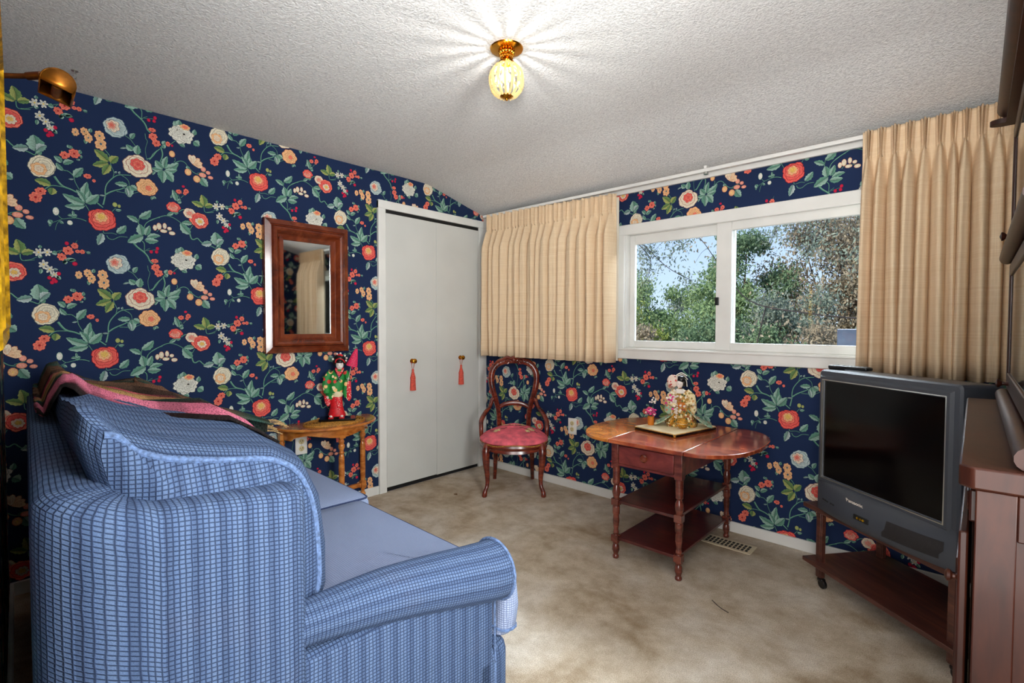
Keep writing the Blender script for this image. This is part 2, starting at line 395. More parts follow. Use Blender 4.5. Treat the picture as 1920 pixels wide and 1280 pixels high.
def copy_tree(o, parent=None):
    c = o.copy(); COL.objects.link(c)
    if parent: c.parent = parent
    for ch in o.children: copy_tree(ch, c)
    return c
def spline(pts, n=8):
    P = [Vector(q) for q in pts]; out = []
    for i in range(len(P) - 1):
        a = P[max(i - 1, 0)]; b = P[i]; c = P[i + 1]; d = P[min(i + 2, len(P) - 1)]
        for k in range(n):
            t = k / n; out.append(0.5 * ((2 * b) + (c - a) * t + (2 * a - 5 * b + 4 * c - d) * t * t + (3 * b - a - 3 * c + d) * t ** 3))
    out.append(P[-1]); return out
def lerp_list(vals, n):
    out = []
    for i in range(n):
        t = i / (n - 1) * (len(vals) - 1); k = min(int(t), len(vals) - 2); out.append(vals[k] + (vals[k + 1] - vals[k]) * (t - k))
    return out
# ================================================================ wallpaper print
PW, PH = 0.6985, 0.6414
PRINT = [('S',2.7,[(-2467,1976),(-2455,1962),(-2446,1945),(-2444,1910),(-2433,1878),(-2437,1854)]),('S',6.2,[(-2475,1718),(-2470,1742),(-2466,1766)]),('S',4.6,[(-2466,1766),(-2466,1790),(-2459,1818),(-2438,1849),(-2416,1868),(-2384,1875),(-2368,1876)]),('S',2.4,[(-2404,1869),(-2388,1860),(-2378,1847),(-2375,1827)]),('S',6.2,[(-2465,1767),(-2449,1781),(-2430,1793),(-2411,1802),(-2392,1814)]),('S',2.4,[(-2424,1790),(-2389,1789),(-2366,1791),(-2337,1805)]),('S',6.1,[(-2516,1730),(-2499,1724),(-2487,1714),(-2476,1705)]),('S',3.0,[(-2539,1707),(-2526,1681)]),('S',3.3,[(-2635,1869),(-2615,1848),(-2595,1845),(-2578,1827),(-2573,1802),(-2559,1771)]),('S',8.2,[(-1944,1492),(-1928,1466),(-1913,1453),(-1890,1446),(-1867,1435)]),('S',4.0,[(-1978,1426),(-1966,1440),(-1949,1451),(-1911,1451)]),('S',2.3,[(-2443,1691),(-2432,1707),(-2424,1710)]),('S',3.0,[(-2537,1633),(-2553,1639),(-2570,1641),(-2596,1637),(-2619,1631),(-2632,1643)]),('S',1.8,[(-2619,1631),(-2633,1621),(-2649,1611),(-2658,1598)]),('S',1.8,[(-2627,1623),(-2638,1605),(-2644,1577)]),('S',1.9,[(-2570,1641),(-2579,1651)]),('S',2.7,[(-2477,1600),(-2474,1587),(-2446,1591),(-2427,1586)]),('S',3.1,[(-2465,1577),(-2457,1564),(-2440,1562),(-2415,1578),(-2386,1579)]),('S',2.8,[(-2344,1657),(-2333,1631)]),('S',2.4,[(-2339,1678),(-2343,1649)]),('S',3.7,[(-2321,1630),(-2313,1654),(-2295,1673),(-2275,1686),(-2254,1694)]),('S',3.7,[(-2298,1670),(-2267,1690),(-2232,1707),(-2207,1705),(-2186,1696),(-2164,1681)]),('S',8.0,[(-2374,1563),(-2361,1551),(-2348,1536),(-2323,1515),(-2308,1496),(-2299,1472),(-2287,1461)]),('S',3.6,[(-2337,1574),(-2321,1557),(-2322,1515)]),('S',2.0,[(-2320,1517),(-2311,1528),(-2298,1536)]),('S',2.0,[(-2311,1524),(-2291,1528),(-2270,1533)]),('S',2.8,[(-2389,1420),(-2370,1409),(-2358,1394),(-2346,1377)]),('S',2.0,[(-2309,1451),(-2306,1427),(-2300,1415),(-2309,1373),(-2304,1330)]),('S',3.7,[(-2304,1328),(-2287,1340),(-2278,1359),(-2259,1383)]),('S',4.1,[(-2293,1970),(-2276,1995),(-2265,2014),(-2249,2034)]),('S',6.2,[(-2246,2043),(-2239,2016),(-2241,1995),(-2249,1971)]),('S',3.0,[(-2171,1462),(-2189,1444),(-2208,1423)]),('S',3.8,[(-2186,1338),(-2162,1354),(-2141,1349),(-2128,1328)]),('S',2.5,[(-2187,1364),(-2185,1351),(-2191,1340)]),('S',3.5,[(-2128,1330),(-2102,1308),(-2072,1300),(-2052,1281)]),('S',2.2,[(-2087,1309),(-2060,1319),(-2040,1324)]),('S',2.1,[(-2161,1168),(-2153,1179),(-2144,1185)]),('S',2.1,[(-2165,1159),(-2175,1181)]),('S',3.8,[(-2172,1738),(-2156,1750),(-2135,1754)]),('S',3.0,[(-2127,1648),(-2112,1676)]),('S',6.4,[(-2126,1632),(-2120,1609),(-2109,1603),(-2092,1612),(-2079,1599),(-2065,1586)]),('S',4.4,[(-2064,1581),(-2028,1579),(-2004,1571),(-1999,1602)]),('S',3.1,[(-2059,1782),(-2053,1754),(-2014,1760)]),('S',2.2,[(-2045,1755),(-2026,1761),(-2006,1773)]),('S',2.1,[(-2268,1622),(-2254,1636),(-2229,1635),(-2212,1632)]),('S',1.8,[(-1936,1796),(-1925,1812)]),('S',1.8,[(-1953,1798),(-1919,1815)]),('S',1.8,[(-1851,1820),(-1827,1804)]),('S',1.8,[(-1881,1842),(-1872,1862)]),('L','y',36,(-2451,1922),(-2503,1967)),('L','y',30,(-2453,1916),(-2511,1893)),('L','y',32,(-2445,1918),(-2415,1954)),('L','y',30,(-2447,1910),(-2475,1857)),('L','g',23,(-2382,1829),(-2431,1827)),('L','g',31,(-2376,1827),(-2375,1771)),('L','g',27,(-2371,1828),(-2343,1812)),('L','w',16,(-2389,1815),(-2378,1771)),('L','w',7,(-2489,1760),(-2462,1759)),('L','g',32,(-2539,1715),(-2531,1812)),('L','g',22,(-2534,1734),(-2524,1774)),('L','g',35,(-2536,1713),(-2490,1762)),('L','g',22,(-2540,1718),(-2570,1770)),('L','g',32,(-2540,1710),(-2617,1742)),('L','g',28,(-2540,1701),(-2611,1689)),('L','g',22,(-2617,1878),(-2642,1902)),('L','g',22,(-2612,1874),(-2576,1894)),('L','g',18,(-2612,1844),(-2635,1875)),('L','g',29,(-2577,1823),(-2544,1872)),('L','w',7,(-2577,1815),(-2596,1811)),('L','g',12,(-2430,1701),(-2407,1705)),('L','g',11,(-2582,1650),(-2602,1649)),('L','g',9,(-2580,1653),(-2584,1673)),('L','g',11,(-2627,1621),(-2615,1609)),('L','g',29,(-2427,1593),(-2391,1634)),('L','g',24,(-2342,1658),(-2388,1682)),('L','g',32,(-2339,1678),(-2290,1723)),('L','g',36,(-2329,1595),(-2338,1650)),('L','g',24,(-2315,1597),(-2297,1648)),('L','w',8,(-2413,1873),(-2410,1887)),('L','w',8,(-2430,1875),(-2421,1884)),('L','g',12,(-2283,1793),(-2289,1776)),('L','g',12,(-2283,1793),(-2268,1784)),('L','w',28,(-2481,1586),(-2498,1529)),('L','g',38,(-2324,1594),(-2387,1555)),('L','g',28,(-2319,1576),(-2262,1576)),('L','g',24,(-2310,1585),(-2253,1603)),('L','g',20,(-2365,1410),(-2349,1440)),('L','g',26,(-2357,1356),(-2384,1378)),('L','g',30,(-2343,1341),(-2338,1387)),('L','w',8,(-2382,1363),(-2408,1354)),('L','g',15,(-2611,1453),(-2579,1455)),('L','g',15,(-2611,1455),(-2618,1432)),('L','w',9,(-2653,1407),(-2637,1403)),('L','g',13,(-2651,1380),(-2636,1364)),('L','g',11,(-2540,1489),(-2524,1491)),('L','g',15,(-2516,1398),(-2513,1417)),('L','g',15,(-2530,1366),(-2534,1341)),('L','g',32,(-2237,1938),(-2269,1973)),('L','g',24,(-2233,1943),(-2218,2005)),('L','g',32,(-2232,1942),(-2170,1983)),('L','g',24,(-2230,1932),(-2176,1946)),('L','g',37,(-2234,1931),(-2195,1881)),('L','g',30,(-2237,1930),(-2239,1867)),('L','g',24,(-2239,1936),(-2286,1930)),('L','g',24,(-2242,1931),(-2254,1889)),('L','g',12,(-2270,1918),(-2282,1899)),('L','g',24,(-2230,1946),(-2229,1979)),('L','g',38,(-2124,1629),(-2167,1680)),('L','g',23,(-2114,1684),(-2162,1683)),('L','y',36,(-2059,1784),(-2069,1843)),('L','y',28,(-2061,1781),(-2116,1799)),('L','y',26,(-2055,1782),(-2011,1794)),('L','g',16,(-2196,1730),(-2225,1712)),('L','g',16,(-2196,1730),(-2174,1730)),('L','g',13,(-1997,1812),(-1996,1826)),('L','g',15,(-1994,1769),(-2001,1785)),('L','g',18,(-1940,1796),(-1959,1795)),('L','g',13,(-1903,1766),(-1877,1772)),('L','g',16,(-1913,1768),(-1915,1750)),('L','g',13,(-1994,1724),(-1997,1701)),('L','g',13,(-1942,1696),(-1931,1680)),('L','g',17,(-2162,1791),(-2177,1781)),('L','g',11,(-1962,1702),(-1971,1679)),('L','g',20,(-1892,1968),(-1870,1975)),('L','g',18,(-1957,1927),(-1965,1941)),('L','g',18,(-1967,1922),(-1957,1922)),('L','g',31,(-2172,1526),(-2187,1548)),('L','g',29,(-2170,1528),(-2164,1559)),('L','g',21,(-2103,1501),(-2094,1531)),('L','g',34,(-2102,1469),(-2076,1451)),('L','g',21,(-2166,1444),(-2141,1429)),('L','g',23,(-2236,1415),(-2225,1437)),('L','g',20,(-2238,1415),(-2229,1399)),('L','g',37,(-2070,1290),(-2040,1248)),('L','g',23,(-2181,1147),(-2199,1202)),('L','g',17,(-2178,1144),(-2163,1160)),('L','w',30,(-2024,1597),(-2074,1584)),('L','g',57,(-2005,1586),(-2007,1656)),('L','w',31,(-1999,1591),(-1966,1620)),('L','g',17,(-1998,1576),(-1984,1593)),('L','y',31,(-1955,1452),(-2008,1464)),('L','y',29,(-1951,1441),(-1956,1409)),('L','g',17,(-2201,1166),(-2208,1168)),('L','g',17,(-2129,1320),(-2132,1337)),('L','g',14,(-2611,1904),(-2616,1932)),('L','g',15,(-2559,1932),(-2552,1951)),('L','g',15,(-2554,1920),(-2545,1921)),('L','g',13,(-2561,1909),(-2559,1900)),('L','g',15,(-2586,1947),(-2584,1962)),('L','g',13,(-2590,1950),(-2596,1963)),('L','g',11,(-2572,2021),(-2573,2008)),('F','red',-2480,1648,57,53,0),('F','rosew',-2341,1926,61,54,-15),('F','orange',-2305,1832,44,44,0),('F','dor',-2568,2026,14,19,0),('F','dor',-2537,2038,15,19,0),('F','dor',-2523,2013,17,22,0),('F','dor',-2483,2033,21,26,0),('F','dor',-2479,1997,24,30,0),('F','dred',-2606,1914,18,18,0),('F','dred',-2574,1929,21,22,0),('F','dred',-2529,1838,16,12,0),('F','dred',-2507,1822,7,8,0),('F','budg',-2432,1726,9,11,0),('F','budg',-2416,1722,6,8,0),('F','budw',-2640,1660,10,17,0),('F','budw',-2594,1617,9,10,0),('F','berry',-2293,1520,7,8,0),('F','berry',-2271,1522,7,8,0),('F','berry',-2267,1539,7,8,0),('F','dred',-2280,1476,17,11,0),('F','dred',-2277,1445,19,19,0),('F','dred',-2264,1417,19,19,0),('F','whitered',-2424,1448,47,51,0),('F','mum',-2156,1489,57,50,0),('F','mumtop',-2139,1530,25,15,0),('F','dred',-2215,1425,11,14,0),('F','berry',-2197,1422,5,6,0),('F','budo',-2198,1380,12,15,0),('F','tulip',-2099,1365,27,27,0),('F','budo',-2129,1305,14,16,0),('F','budo',-2090,1278,15,17,0),('F','budp',-2059,1335,11,12,0),('F','budp',-2063,1304,16,11,0),('F','budp',-2037,1322,10,9,0),('F','budp',-2026,1299,12,8,0),('F','dred',-2172,1197,14,12,0),('F','dred',-2139,1205,13,13,0),('F','berry',-2151,1227,7,6,0),('F','dred',-2145,1193,9,9,0),('F','redbud',-2197,1757,33,27,0),('F','pinkw',-2126,1736,31,28,0),('F','redcream',-2081,1706,46,42,0),('F','dwh',-2001,1794,18,20,0),('F','dwh',-1973,1797,17,19,0),('F','dwh',-1986,1743,19,21,0),('F','dwh',-1967,1723,17,19,0),('F','dwh',-1951,1702,15,16,0),('F','berry',-1937,1706,7,8,0),('F','berry',-1968,1686,7,8,0),('F','berry',-1948,1672,7,8,0),('F','berry',-1960,1666,7,8,0),('F','berry',-1954,1679,7,8,0),('F','dred',-1904,1811,20,22,0),('F','dred',-1926,1782,17,18,0),('F','dred',-1881,1836,14,15,0),('F','dred',-1872,1812,9,9,0),('F','dred',-1855,1812,10,11,0),('F','berry',-1908,1844,7,8,0),('F','berry',-1882,1755,9,9,0),('F','whiteor',-1983,1526,48,50,0),('F','dred',-1990,1418,20,19,0),('F','dred',-2006,1389,23,26,0),('F','budy',-2276,1641,8,13,0),('F','budy',-2259,1650,10,16,0),('F','budy',-2235,1655,8,14,0),('F','budy',-2215,1645,9,8,0),('F','budy',-2240,1629,14,8,0),('F','budy',-2204,1623,13,9,0)]
C = {k: np.array(s2l(v)) for k, v in dict(gl=(162, 198, 182), gm=(108, 158, 138), gd=(26, 66, 68), yl=(176, 184, 110), ym=(112, 146, 92), wl=(190, 208, 206), wm=(130, 168, 158),
    red=(240, 104, 96), redd=(158, 28, 40), cream=(240, 230, 204), creamd=(160, 120, 110), orange=(246, 196, 144), oranged=(206, 118, 70), blue=(190, 208, 206), blued=(80, 110, 128), white=(236, 234, 222), whited=(120, 126, 118),
    pink=(246, 170, 150), pinkd=(170, 60, 60), crim=(206, 40, 76), crimd=(110, 16, 40), yel=(240, 206, 110), coral=(248, 132, 112), stem=(136, 186, 156), stemd=(60, 116, 104)).items()}
T = []  # (p0,p1,p2,c0,c1,c2,layer)
SEQ = [0]
def ptri(pts, cols, lay): T.append((pts[0], pts[1], pts[2], cols[0], cols[1], cols[2], lay))
def fan(center, ring, cc, rc, lay):
    SEQ[0] += 1; lay += (SEQ[0] % 9) * .1
    n = len(ring)
    for i in range(n): ptri((center, ring[i], ring[(i + 1) % n]), (cc, rc, rc), lay)
def ribbon(pts, w, col, lay, cold=None):
    SEQ[0] += 1; lay += (SEQ[0] % 9) * .1
    P = [np.array(q[:2]) for q in pts]
    for i in range(len(P) - 1):
        d = P[i + 1] - P[i]; L = np.hypot(*d) + 1e-9; nr = np.array((-d[1], d[0])) / L; w0, w1 = w[i] / 2, w[i + 1] / 2
        a, b_, c_, d_ = P[i] + nr * w0, P[i] - nr * w0, P[i + 1] - nr * w1, P[i + 1] + nr * w1
        k = cold if cold is not None else col
        ptri((a, b_, c_), (col, k, k), lay); ptri((a, c_, d_), (col, k, col), lay)
def p_leaf(a, b, w, kind, lay):
    a = np.array(a, float) / 1000; b = np.array(b, float) / 1000; w = w / 1000 * 0.5
    d = b - a; L = np.hypot(*d); t = d / L; nr = np.array((-t[1], t[0])); cl, cm = {'g': (C['gl'], C['gm']), 'y': (C['yl'], C['ym']), 'w': (C['wl'], C['wm'])}[kind]
    SEQ[0] += 1; lay += (SEQ[0] % 9) * .1
    bend = random.uniform(-0.1, 0.1) * L; ns = 8
    lobed = w > 0.0075
    mid = [a + d * (i / ns) + nr * bend * math.sin(PI * i / ns) for i in range(ns + 1)]
    wd = [w * (math.sin(PI * (i / ns) ** 0.85) ** 0.8) * (1.14 if (lobed and i % 2) else 0.92 if lobed else 1) for i in range(ns + 1)]; wd[0] = wd[-1] = 0.0002
    for sgn, col in ((1, cl), (-1, cm)):
        for g, c1, lz in ((1.0015, C['gd'], lay), (None, col, lay + 1)):
            for i in range(ns):
                e0 = wd[i] + (0.0012 if g else 0); e1 = wd[i + 1] + (0.0012 if g else 0)
                cm_ = c1 if g else c1 * 0.62
                ptri((mid[i], mid[i + 1], mid[i + 1] + nr * sgn * e1), (cm_, cm_, c1), lz); ptri((mid[i], mid[i + 1] + nr * sgn * e1, mid[i] + nr * sgn * e0), (cm_, c1, c1), lz)
    ribbon(mid, [0.0009] * (ns + 1), C['gd'], lay + 2)
def petal(c, ang, r, w, col, dark, lay, sq=(1, 1), rot=0, base_r=0.0):
    ns = 9; ring = []; ca, sa = math.cos(rot), math.sin(rot)
    def tf(x, y): x *= sq[0]; y *= sq[1]; return np.array((c[0] + x * ca - y * sa, c[1] + x * sa + y * ca))
    for g, lz in ((1.10, lay), (1.0, lay + 1)):
        ring = []
        for i in range(ns):
            th = 2 * PI * i / ns; lx = base_r + r * (0.5 + 0.5 * g * math.cos(th)); ly = w * 0.5 * g * math.sin(th) * (1.15 if math.cos(th) > 0 else 0.75)
            ring.append(tf(lx * math.cos(ang) - ly * math.sin(ang), lx * math.sin(ang) + ly * math.cos(ang)))
        cc = tf((base_r + r * 0.25) * math.cos(ang), (base_r + r * 0.25) * math.sin(ang))
        if g > 1: fan(cc, ring, dark * 0.7, dark * 0.8, lz)
        else: fan(cc, ring, dark * 0.5 + col * 0.42, col, lz)
def bloom(u, v, rx, ry, rot, layers, lay):
    s = max(rx, ry); sq = (rx / s, ry / s); c = np.array((u, v))
    for frac, n, wf, col, dark, off in layers:
        a0 = random.uniform(0, 6)
        cc = c + np.array((off[0] * rx, off[1] * ry))
        for k in range(n):
            petal(cc, a0 + 2 * PI * k / n + random.uniform(-.12, .12), s * frac * random.uniform(.88, 1.03), s * frac * wf, C[col], C[dark], lay, sq, rot)
        lay += 2
    return lay
def p_flower(kind, u, v, rx, ry, rot, lay):
    u, v, rx, ry = u / 1000, v / 1000, rx / 1000, ry / 1000; rot = R(rot)
    o = (0, 0)
    if kind == 'red': bloom(u, v, rx * .98, ry, 0, [(1, 8, .8, 'red', 'redd', o), (.8, 7, .8, 'red', 'redd', (0, .04)), (.62, 6, .8, 'coral', 'redd', (-.04, .1)), (.44, 8, .6, 'orange', 'oranged', (-.06, .2)), (.26, 6, .7, 'yel', 'oranged', (-.06, .26))], lay)
    elif kind == 'rosew': bloom(u, v, rx, ry, rot, [(1, 8, .8, 'cream', 'creamd', o), (.78, 7, .8, 'cream', 'pinkd', (.0, .06)), (.52, 7, .7, 'red', 'redd', (.0, .16)), (.36, 6, .7, 'coral', 'redd', (.02, .18)), (.18, 4, .8, 'red', 'redd', (.02, .2))], lay)
    elif kind == 'orange': bloom(u, v, rx, ry, 0, [(1, 9, .7, 'orange', 'oranged', o), (.74, 8, .7, 'orange', 'oranged', (.1, -.02)), (.5, 7, .7, 'orange', 'redd', (.12, -.04)), (.3, 5, .8, 'coral', 'oranged', (.14, -.05))], lay)
    elif kind == 'whitered': bloom(u, v, rx, ry, 0, [(1, 9, .75, 'blue', 'blued', o), (.8, 6, .8, 'blue', 'blued', (.1, -.05)), (.58, 6, .7, 'cream', 'redd', (-.2, .06)), (.36, 5, .7, 'pink', 'redd', (-.28, .1)), (.18, 4, .8, 'coral', 'redd', (-.32, .12))], lay)
    elif kind == 'mum': 
        bloom(u, v, rx, ry, 0, [(1, 12, .5, 'white', 'whited', o), (.8, 10, .5, 'white', 'whited', (-.1, 0))], lay); 
        for dx, dy in ((-.35, .1), (.25, -.2), (0, .3), (.4, .2)): bloom(u + dx * rx, v + dy * ry, rx * .42, ry * .42, 0, [(1, 6, .8, 'white', 'whited', o), (.5, 4, .8, 'white', 'whited', o)], lay + 4)
    elif kind == 'mumtop': bloom(u, v, rx, ry, 0, [(1, 9, .6, 'orange', 'oranged', o), (.6, 6, .7, 'coral', 'oranged', o)], lay + 9)
    elif kind == 'whiteor': bloom(u, v, rx, ry, 0, [(1, 8, .85, 'cream', 'whited', o), (.8, 6, .95, 'cream', 'whited', (.1, .05)), (.5, 5, .95, 'cream', 'whited', (.14, .1)), (.58, 7, .7, 'orange', 'oranged', (-.2, -.26)), (.36, 6, .8, 'cream', 'oranged', (-.2, -.24))], lay)
    elif kind == 'redbud': bloom(u, v, rx, ry, 0, [(1, 8, .7, 'red', 'redd', o), (.72, 6, .8, 'pink', 'redd', (0, -.1)), (.4, 5, .8, 'coral', 'redd', (-.1, .3))], lay)
    elif kind == 'pinkw': bloom(u, v, rx, ry, 0, [(1, 6, .9, 'cream', 'pinkd', o), (.5, 6, .5, 'pink', 'redd', o)], lay)
    elif kind == 'redcream': bloom(u, v, rx, ry, 0, [(1, 9, .75, 'coral', 'redd', o), (.8, 7, .8, 'red', 'redd', o), (.52, 9, .55, 'cream', 'pinkd', (.05, -.12)), (.24, 5, .8, 'yel', 'oranged', (.05, -.12))], lay)
    elif kind in ('dor', 'dred', 'dwh'):
        a, b, cc = {'dor': ('orange', 'oranged', 'blued'), 'dred': ('coral', 'redd', 'redd'), 'dwh': ('white', 'gd', 'yel')}[kind]
        n = 7 if kind != 'dwh' else 6
        bloom(u, v, rx, ry, 0, [(1, n, .62 if kind != 'dwh' else .42, a, b, o)] + ([(.5, 5, .6, a, b, o)] if rx > .008 else []), lay)
        ring = [np.array((u + rx * .2 * math.cos(k * PI / 3), v + ry * .2 * math.sin(k * PI / 3))) for k in range(6)]; fan(np.array((u, v)), ring, C[cc], C[cc], lay + 4)
    elif kind == 'tulip':
        for k, a in enumerate((60, 95, 30, 120, 5)): petal((u - rx * .3, v - ry * .5), R(a - 12), rx * 1.7, rx * .75, C['cream'] if k % 2 else C['orange'] * .5 + C['cream'] * .5, C['oranged'], lay + 2 * (k % 2))
    else:
        col, dk = {'budg': ('yl', 'gd'), 'budw': ('white', 'gm'), 'berry': ('crim', 'crimd'), 'budo': ('orange', 'oranged'), 'budp': ('pink', 'oranged'), 'budy': ('cream', 'oranged')}[kind]
        for g, lz, k1, k2 in ((1.12, lay, dk, dk), (1, lay + 1, col, col)):
            ring = [np.array((u + rx * g * math.cos(k * PI / 5), v + ry * g * math.sin(k * PI / 5))) for k in range(10)]
            fan(np.array((u - rx * .1, v + ry * .1)), ring, C[k1], C[k1] * .7 + C[k2] * .3 * (1 if g > 1 else .5), lz)
        if kind == 'budo': fan(np.array((u, v)), [np.array((u + rx * .35 * math.cos(k * PI / 3), v - ry * .1 + ry * .55 * math.sin(k * PI / 3))) for k in range(6)], C['yel'], C['orange'], lay + 2)
_rs = random.getstate(); random.seed(11)
for e in PRINT:
    if e[0] == 'S':
        q = [Vector((a / 1000, b / 1000, 0)) for a, b in e[2]]; q = spline(q, 4) if len(q) > 2 else q; w = e[1] / 1000
        n = len(q); ws = [w * (1 - .35 * i / (n - 1)) for i in range(n)]
        ribbon(q, [x + .0016 for x in ws], C['gd'], 0); ribbon(q, ws, C['stem'], 1, C['stemd'])
for i, e in enumerate(PRINT):
    if e[0] == 'L': p_leaf(e[3], e[4], e[2], e[1], 3)
for i, e in enumerate(PRINT):
    if e[0] == 'F': p_flower(*e[1:], 8)
random.setstate(_rs)
TP = np.array([[t[0], t[1], t[2]] for t in T], dtype=np.float64); TC = np.array([[t[3], t[4], t[5]] for t in T], dtype=np.float64); TL = np.array([t[6] for t in T], dtype=np.float64)
RED = (-2.480, 1.648 - 2 * PH)   # where the big red peony of the drawn repeat sits

def wall_with_print(name, base_mb, keep, phase, place, label):
    """base_mb: wall slab; keep(u,v)->mask of print kept; phase=(u,v) of a red peony; place(u,v,h)->xyz"""
    P = []; Cc = []; H = []
    for k in range(-8, 9):
        for j in range(-6, 7):
            du = phase[0] - RED[0] + k * PW; dv = phase[1] - RED[1] + k * PH / 2 + j * PH
            q = TP + np.array((du, dv)); c = q.mean(1); mk = keep(c[:, 0], c[:, 1])
            if mk.any(): P.append(q[mk]); Cc.append(TC[mk]); H.append(TL[mk])
    P = np.concatenate(P); Cc = np.concatenate(Cc); H = np.concatenate(H)
    n = len(P); uu = P[:, :, 0].ravel(); vv = P[:, :, 1].ravel(); hh = np.repeat(0.0003 + H * 0.00010, 3)
    X = place(uu, vv, hh)
    nb = len(base_mb.v); bl = sum(len(f) for f in base_mb.f); nf = len(base_mb.f)
    me = bpy.data.meshes.new(name)
    me.vertices.add(nb + 3 * n); me.vertices.foreach_set('co', np.concatenate([np.array(base_mb.v).ravel(), X.ravel()]).astype(np.float32))
    me.loops.add(bl + 3 * n); me.loops.foreach_set('vertex_index', np.concatenate([np.array([i for f in base_mb.f for i in f]), nb + np.arange(3 * n)]).astype(np.int32))
    st = np.cumsum([0] + [len(f) for f in base_mb.f])[:-1]
    me.polygons.add(nf + n); me.polygons.foreach_set('loop_start', np.concatenate([st, bl + 3 * np.arange(n)]).astype(np.int32))
    me.polygons.foreach_set('material_index', np.concatenate([np.zeros(nf), np.ones(n)]).astype(np.int32))
    me.update(calc_edges=True)
    ca = me.color_attributes.new('Print', 'FLOAT_COLOR', 'CORNER')
    col = np.ones((bl + 3 * n, 4), dtype=np.float32); col[bl:, :3] = Cc.reshape(-1, 3); ca.data.foreach_set('color', col.ravel())
    me.shade_flat()
    me.materials.append(MAT['wallpaper_navy']); me.materials.append(MAT['wallpaper_print'])
    o = bpy.data.objects.new(name, me); COL.objects.link(o); o['kind'] = 'structure'; o['label'] = label
    return o

# ================================================================ room shell
XR = 3.42                       # right wall
def yb(x): return -2.817 - 0.045 * x   # back wall runs very slightly askew
def ceil_z(y): return min(2.207, 2.055 + 0.255 * max(0.0, -y)) if y > -1 else 2.207
YF = -0.596
st3 = lambda a, b, c: np.stack([a, b, c], 1)
mb = MB().box(-0.12, 0.0, -3.0, 0.12, -0.02, 2.26)
wall_with_print('wall_left', mb, lambda u, v: (u > -2.9) & (u < 0.02) & (v > 0.03) & (v < 2.25) & ~((u > -1.0) & (v < 1.99)), (-2.480, 1.648), lambda u, v, h: st3(h, u, v), 'left wall papered in navy with peonies')
WX0, WX1, WZ0, WZ1 = 1.30, 2.95, 1.00, 1.77
mb = MB(); mb.box(0, WX0, 0, 0.12, -0.02, 2.26); mb.box(WX1, XR + 0.12, 0, 0.12, -0.02, 2.26); mb.box(WX0, WX1, 0, 0.12, -0.02, WZ0); mb.box(WX0, WX1, 0, 0.12, WZ1, 2.26)
wall_with_print('wall_window', mb, lambda u, v: (u > -0.02) & (u < XR + .02) & (v > 0.03) & (v < 2.05) & ~((u > WX0 - .02) & (u < WX1 + .02) & (v > WZ0 - .02) & (v < WZ1 + .02)), (2.289, 0.672), lambda u, v, h: st3(u, -h, v), 'window wall papered in navy with peonies')
mb = MB(); mb.box(XR, XR + 0.12, -1.95, 0.0, -0.02, 2.26); mb.box(XR, XR + .12, -3.1, -2.75, -0.02, 2.26); mb.box(XR, XR + .12, -2.75, -1.95, -0.02, 0.85); mb.box(XR, XR + .12, -2.75, -1.95, 2.05, 2.26)
wall_with_print('wall_right', mb, lambda u, v: (u > -.02) & (u < 1.95) & (v > 0.03) & (v < 2.25), (0.35, 1.0), lambda u, v, h: st3(XR - h, -u, v), 'right wall papered in navy behind the hutch')
cb, sb = math.cos(math.atan(-0.045)), math.sin(math.atan(-0.045))
MBk = Matrix.Translation((0, -2.817, 0)) @ rotm(0, 0, math.atan(-0.045))
mb = MB(MBk); mb.box(0, 2.74, -0.1, 0.0, -0.02, 2.26); mb.box(2.74, 3.36, -0.1, 0, 2.06, 2.26); mb.box(3.36, 3.55, -0.1, 0, -0.02, 2.26)
wall_with_print('wall_back', mb, lambda u, v: (u > 0) & (u < 2.7) & (v > 0.03) & (v < 2.25), (0.3, 1.0), lambda u, v, h: st3(u * cb - h * sb, -2.817 + u * sb + h * cb, v), 'back wall papered in navy beside the doorway')
struct('floor', MB().box(-0.12, 3.56, -4.5, 0.12, -0.05, 0.0), 'carpet', 'stained beige carpet', smooth=0)
mb = MB(); ys = [0.12, 0.0, -0.15, -0.3, -0.45, -0.56, -0.63, -0.8, -3.08]
prof = [(y, ceil_z(y) if y > -0.5 else (2.197 if abs(y + .56) < .01 else 2.205 if abs(y + .63) < .01 else 2.207)) for y in ys]
rows = [[(x, y, z) for y, z in prof] for x in (-0.12, XR + .12)]; rows2 = [[(x, y, z + .1) for y, z in prof] for x in (-0.12, XR + .12)]
mb.grid(rows); mb.grid(rows2); mb.grid([rows[0], rows2[0]]); mb.grid([rows[1], rows2[1]])
struct('ceiling', mb, 'popcorn_ceiling', 'white popcorn ceiling with a coved edge')
# hall beyond the doorway (behind the camera)
struct('wall_hall', MB().box(2.0, 4.2, -4.6, -4.5, 0, 2.3).box(1.9, 2.0, -4.6, -2.98, 0, 2.3).box(4.2, 4.3, -4.6, -3.1, 0, 2.3).box(3.56, 4.2, -3.1, -3.05, 0, 2.3), 'hall_paint', smooth=0)
struct('ceiling_hall', MB().box(1.9, 4.3, -4.6, -3.08, 2.3, 2.35), 'hall_paint', smooth=0)
struct('floor_hall', MB().box(3.56, 4.3, -4.6, -3.0, -0.05, 0.0), 'carpet', smooth=0)
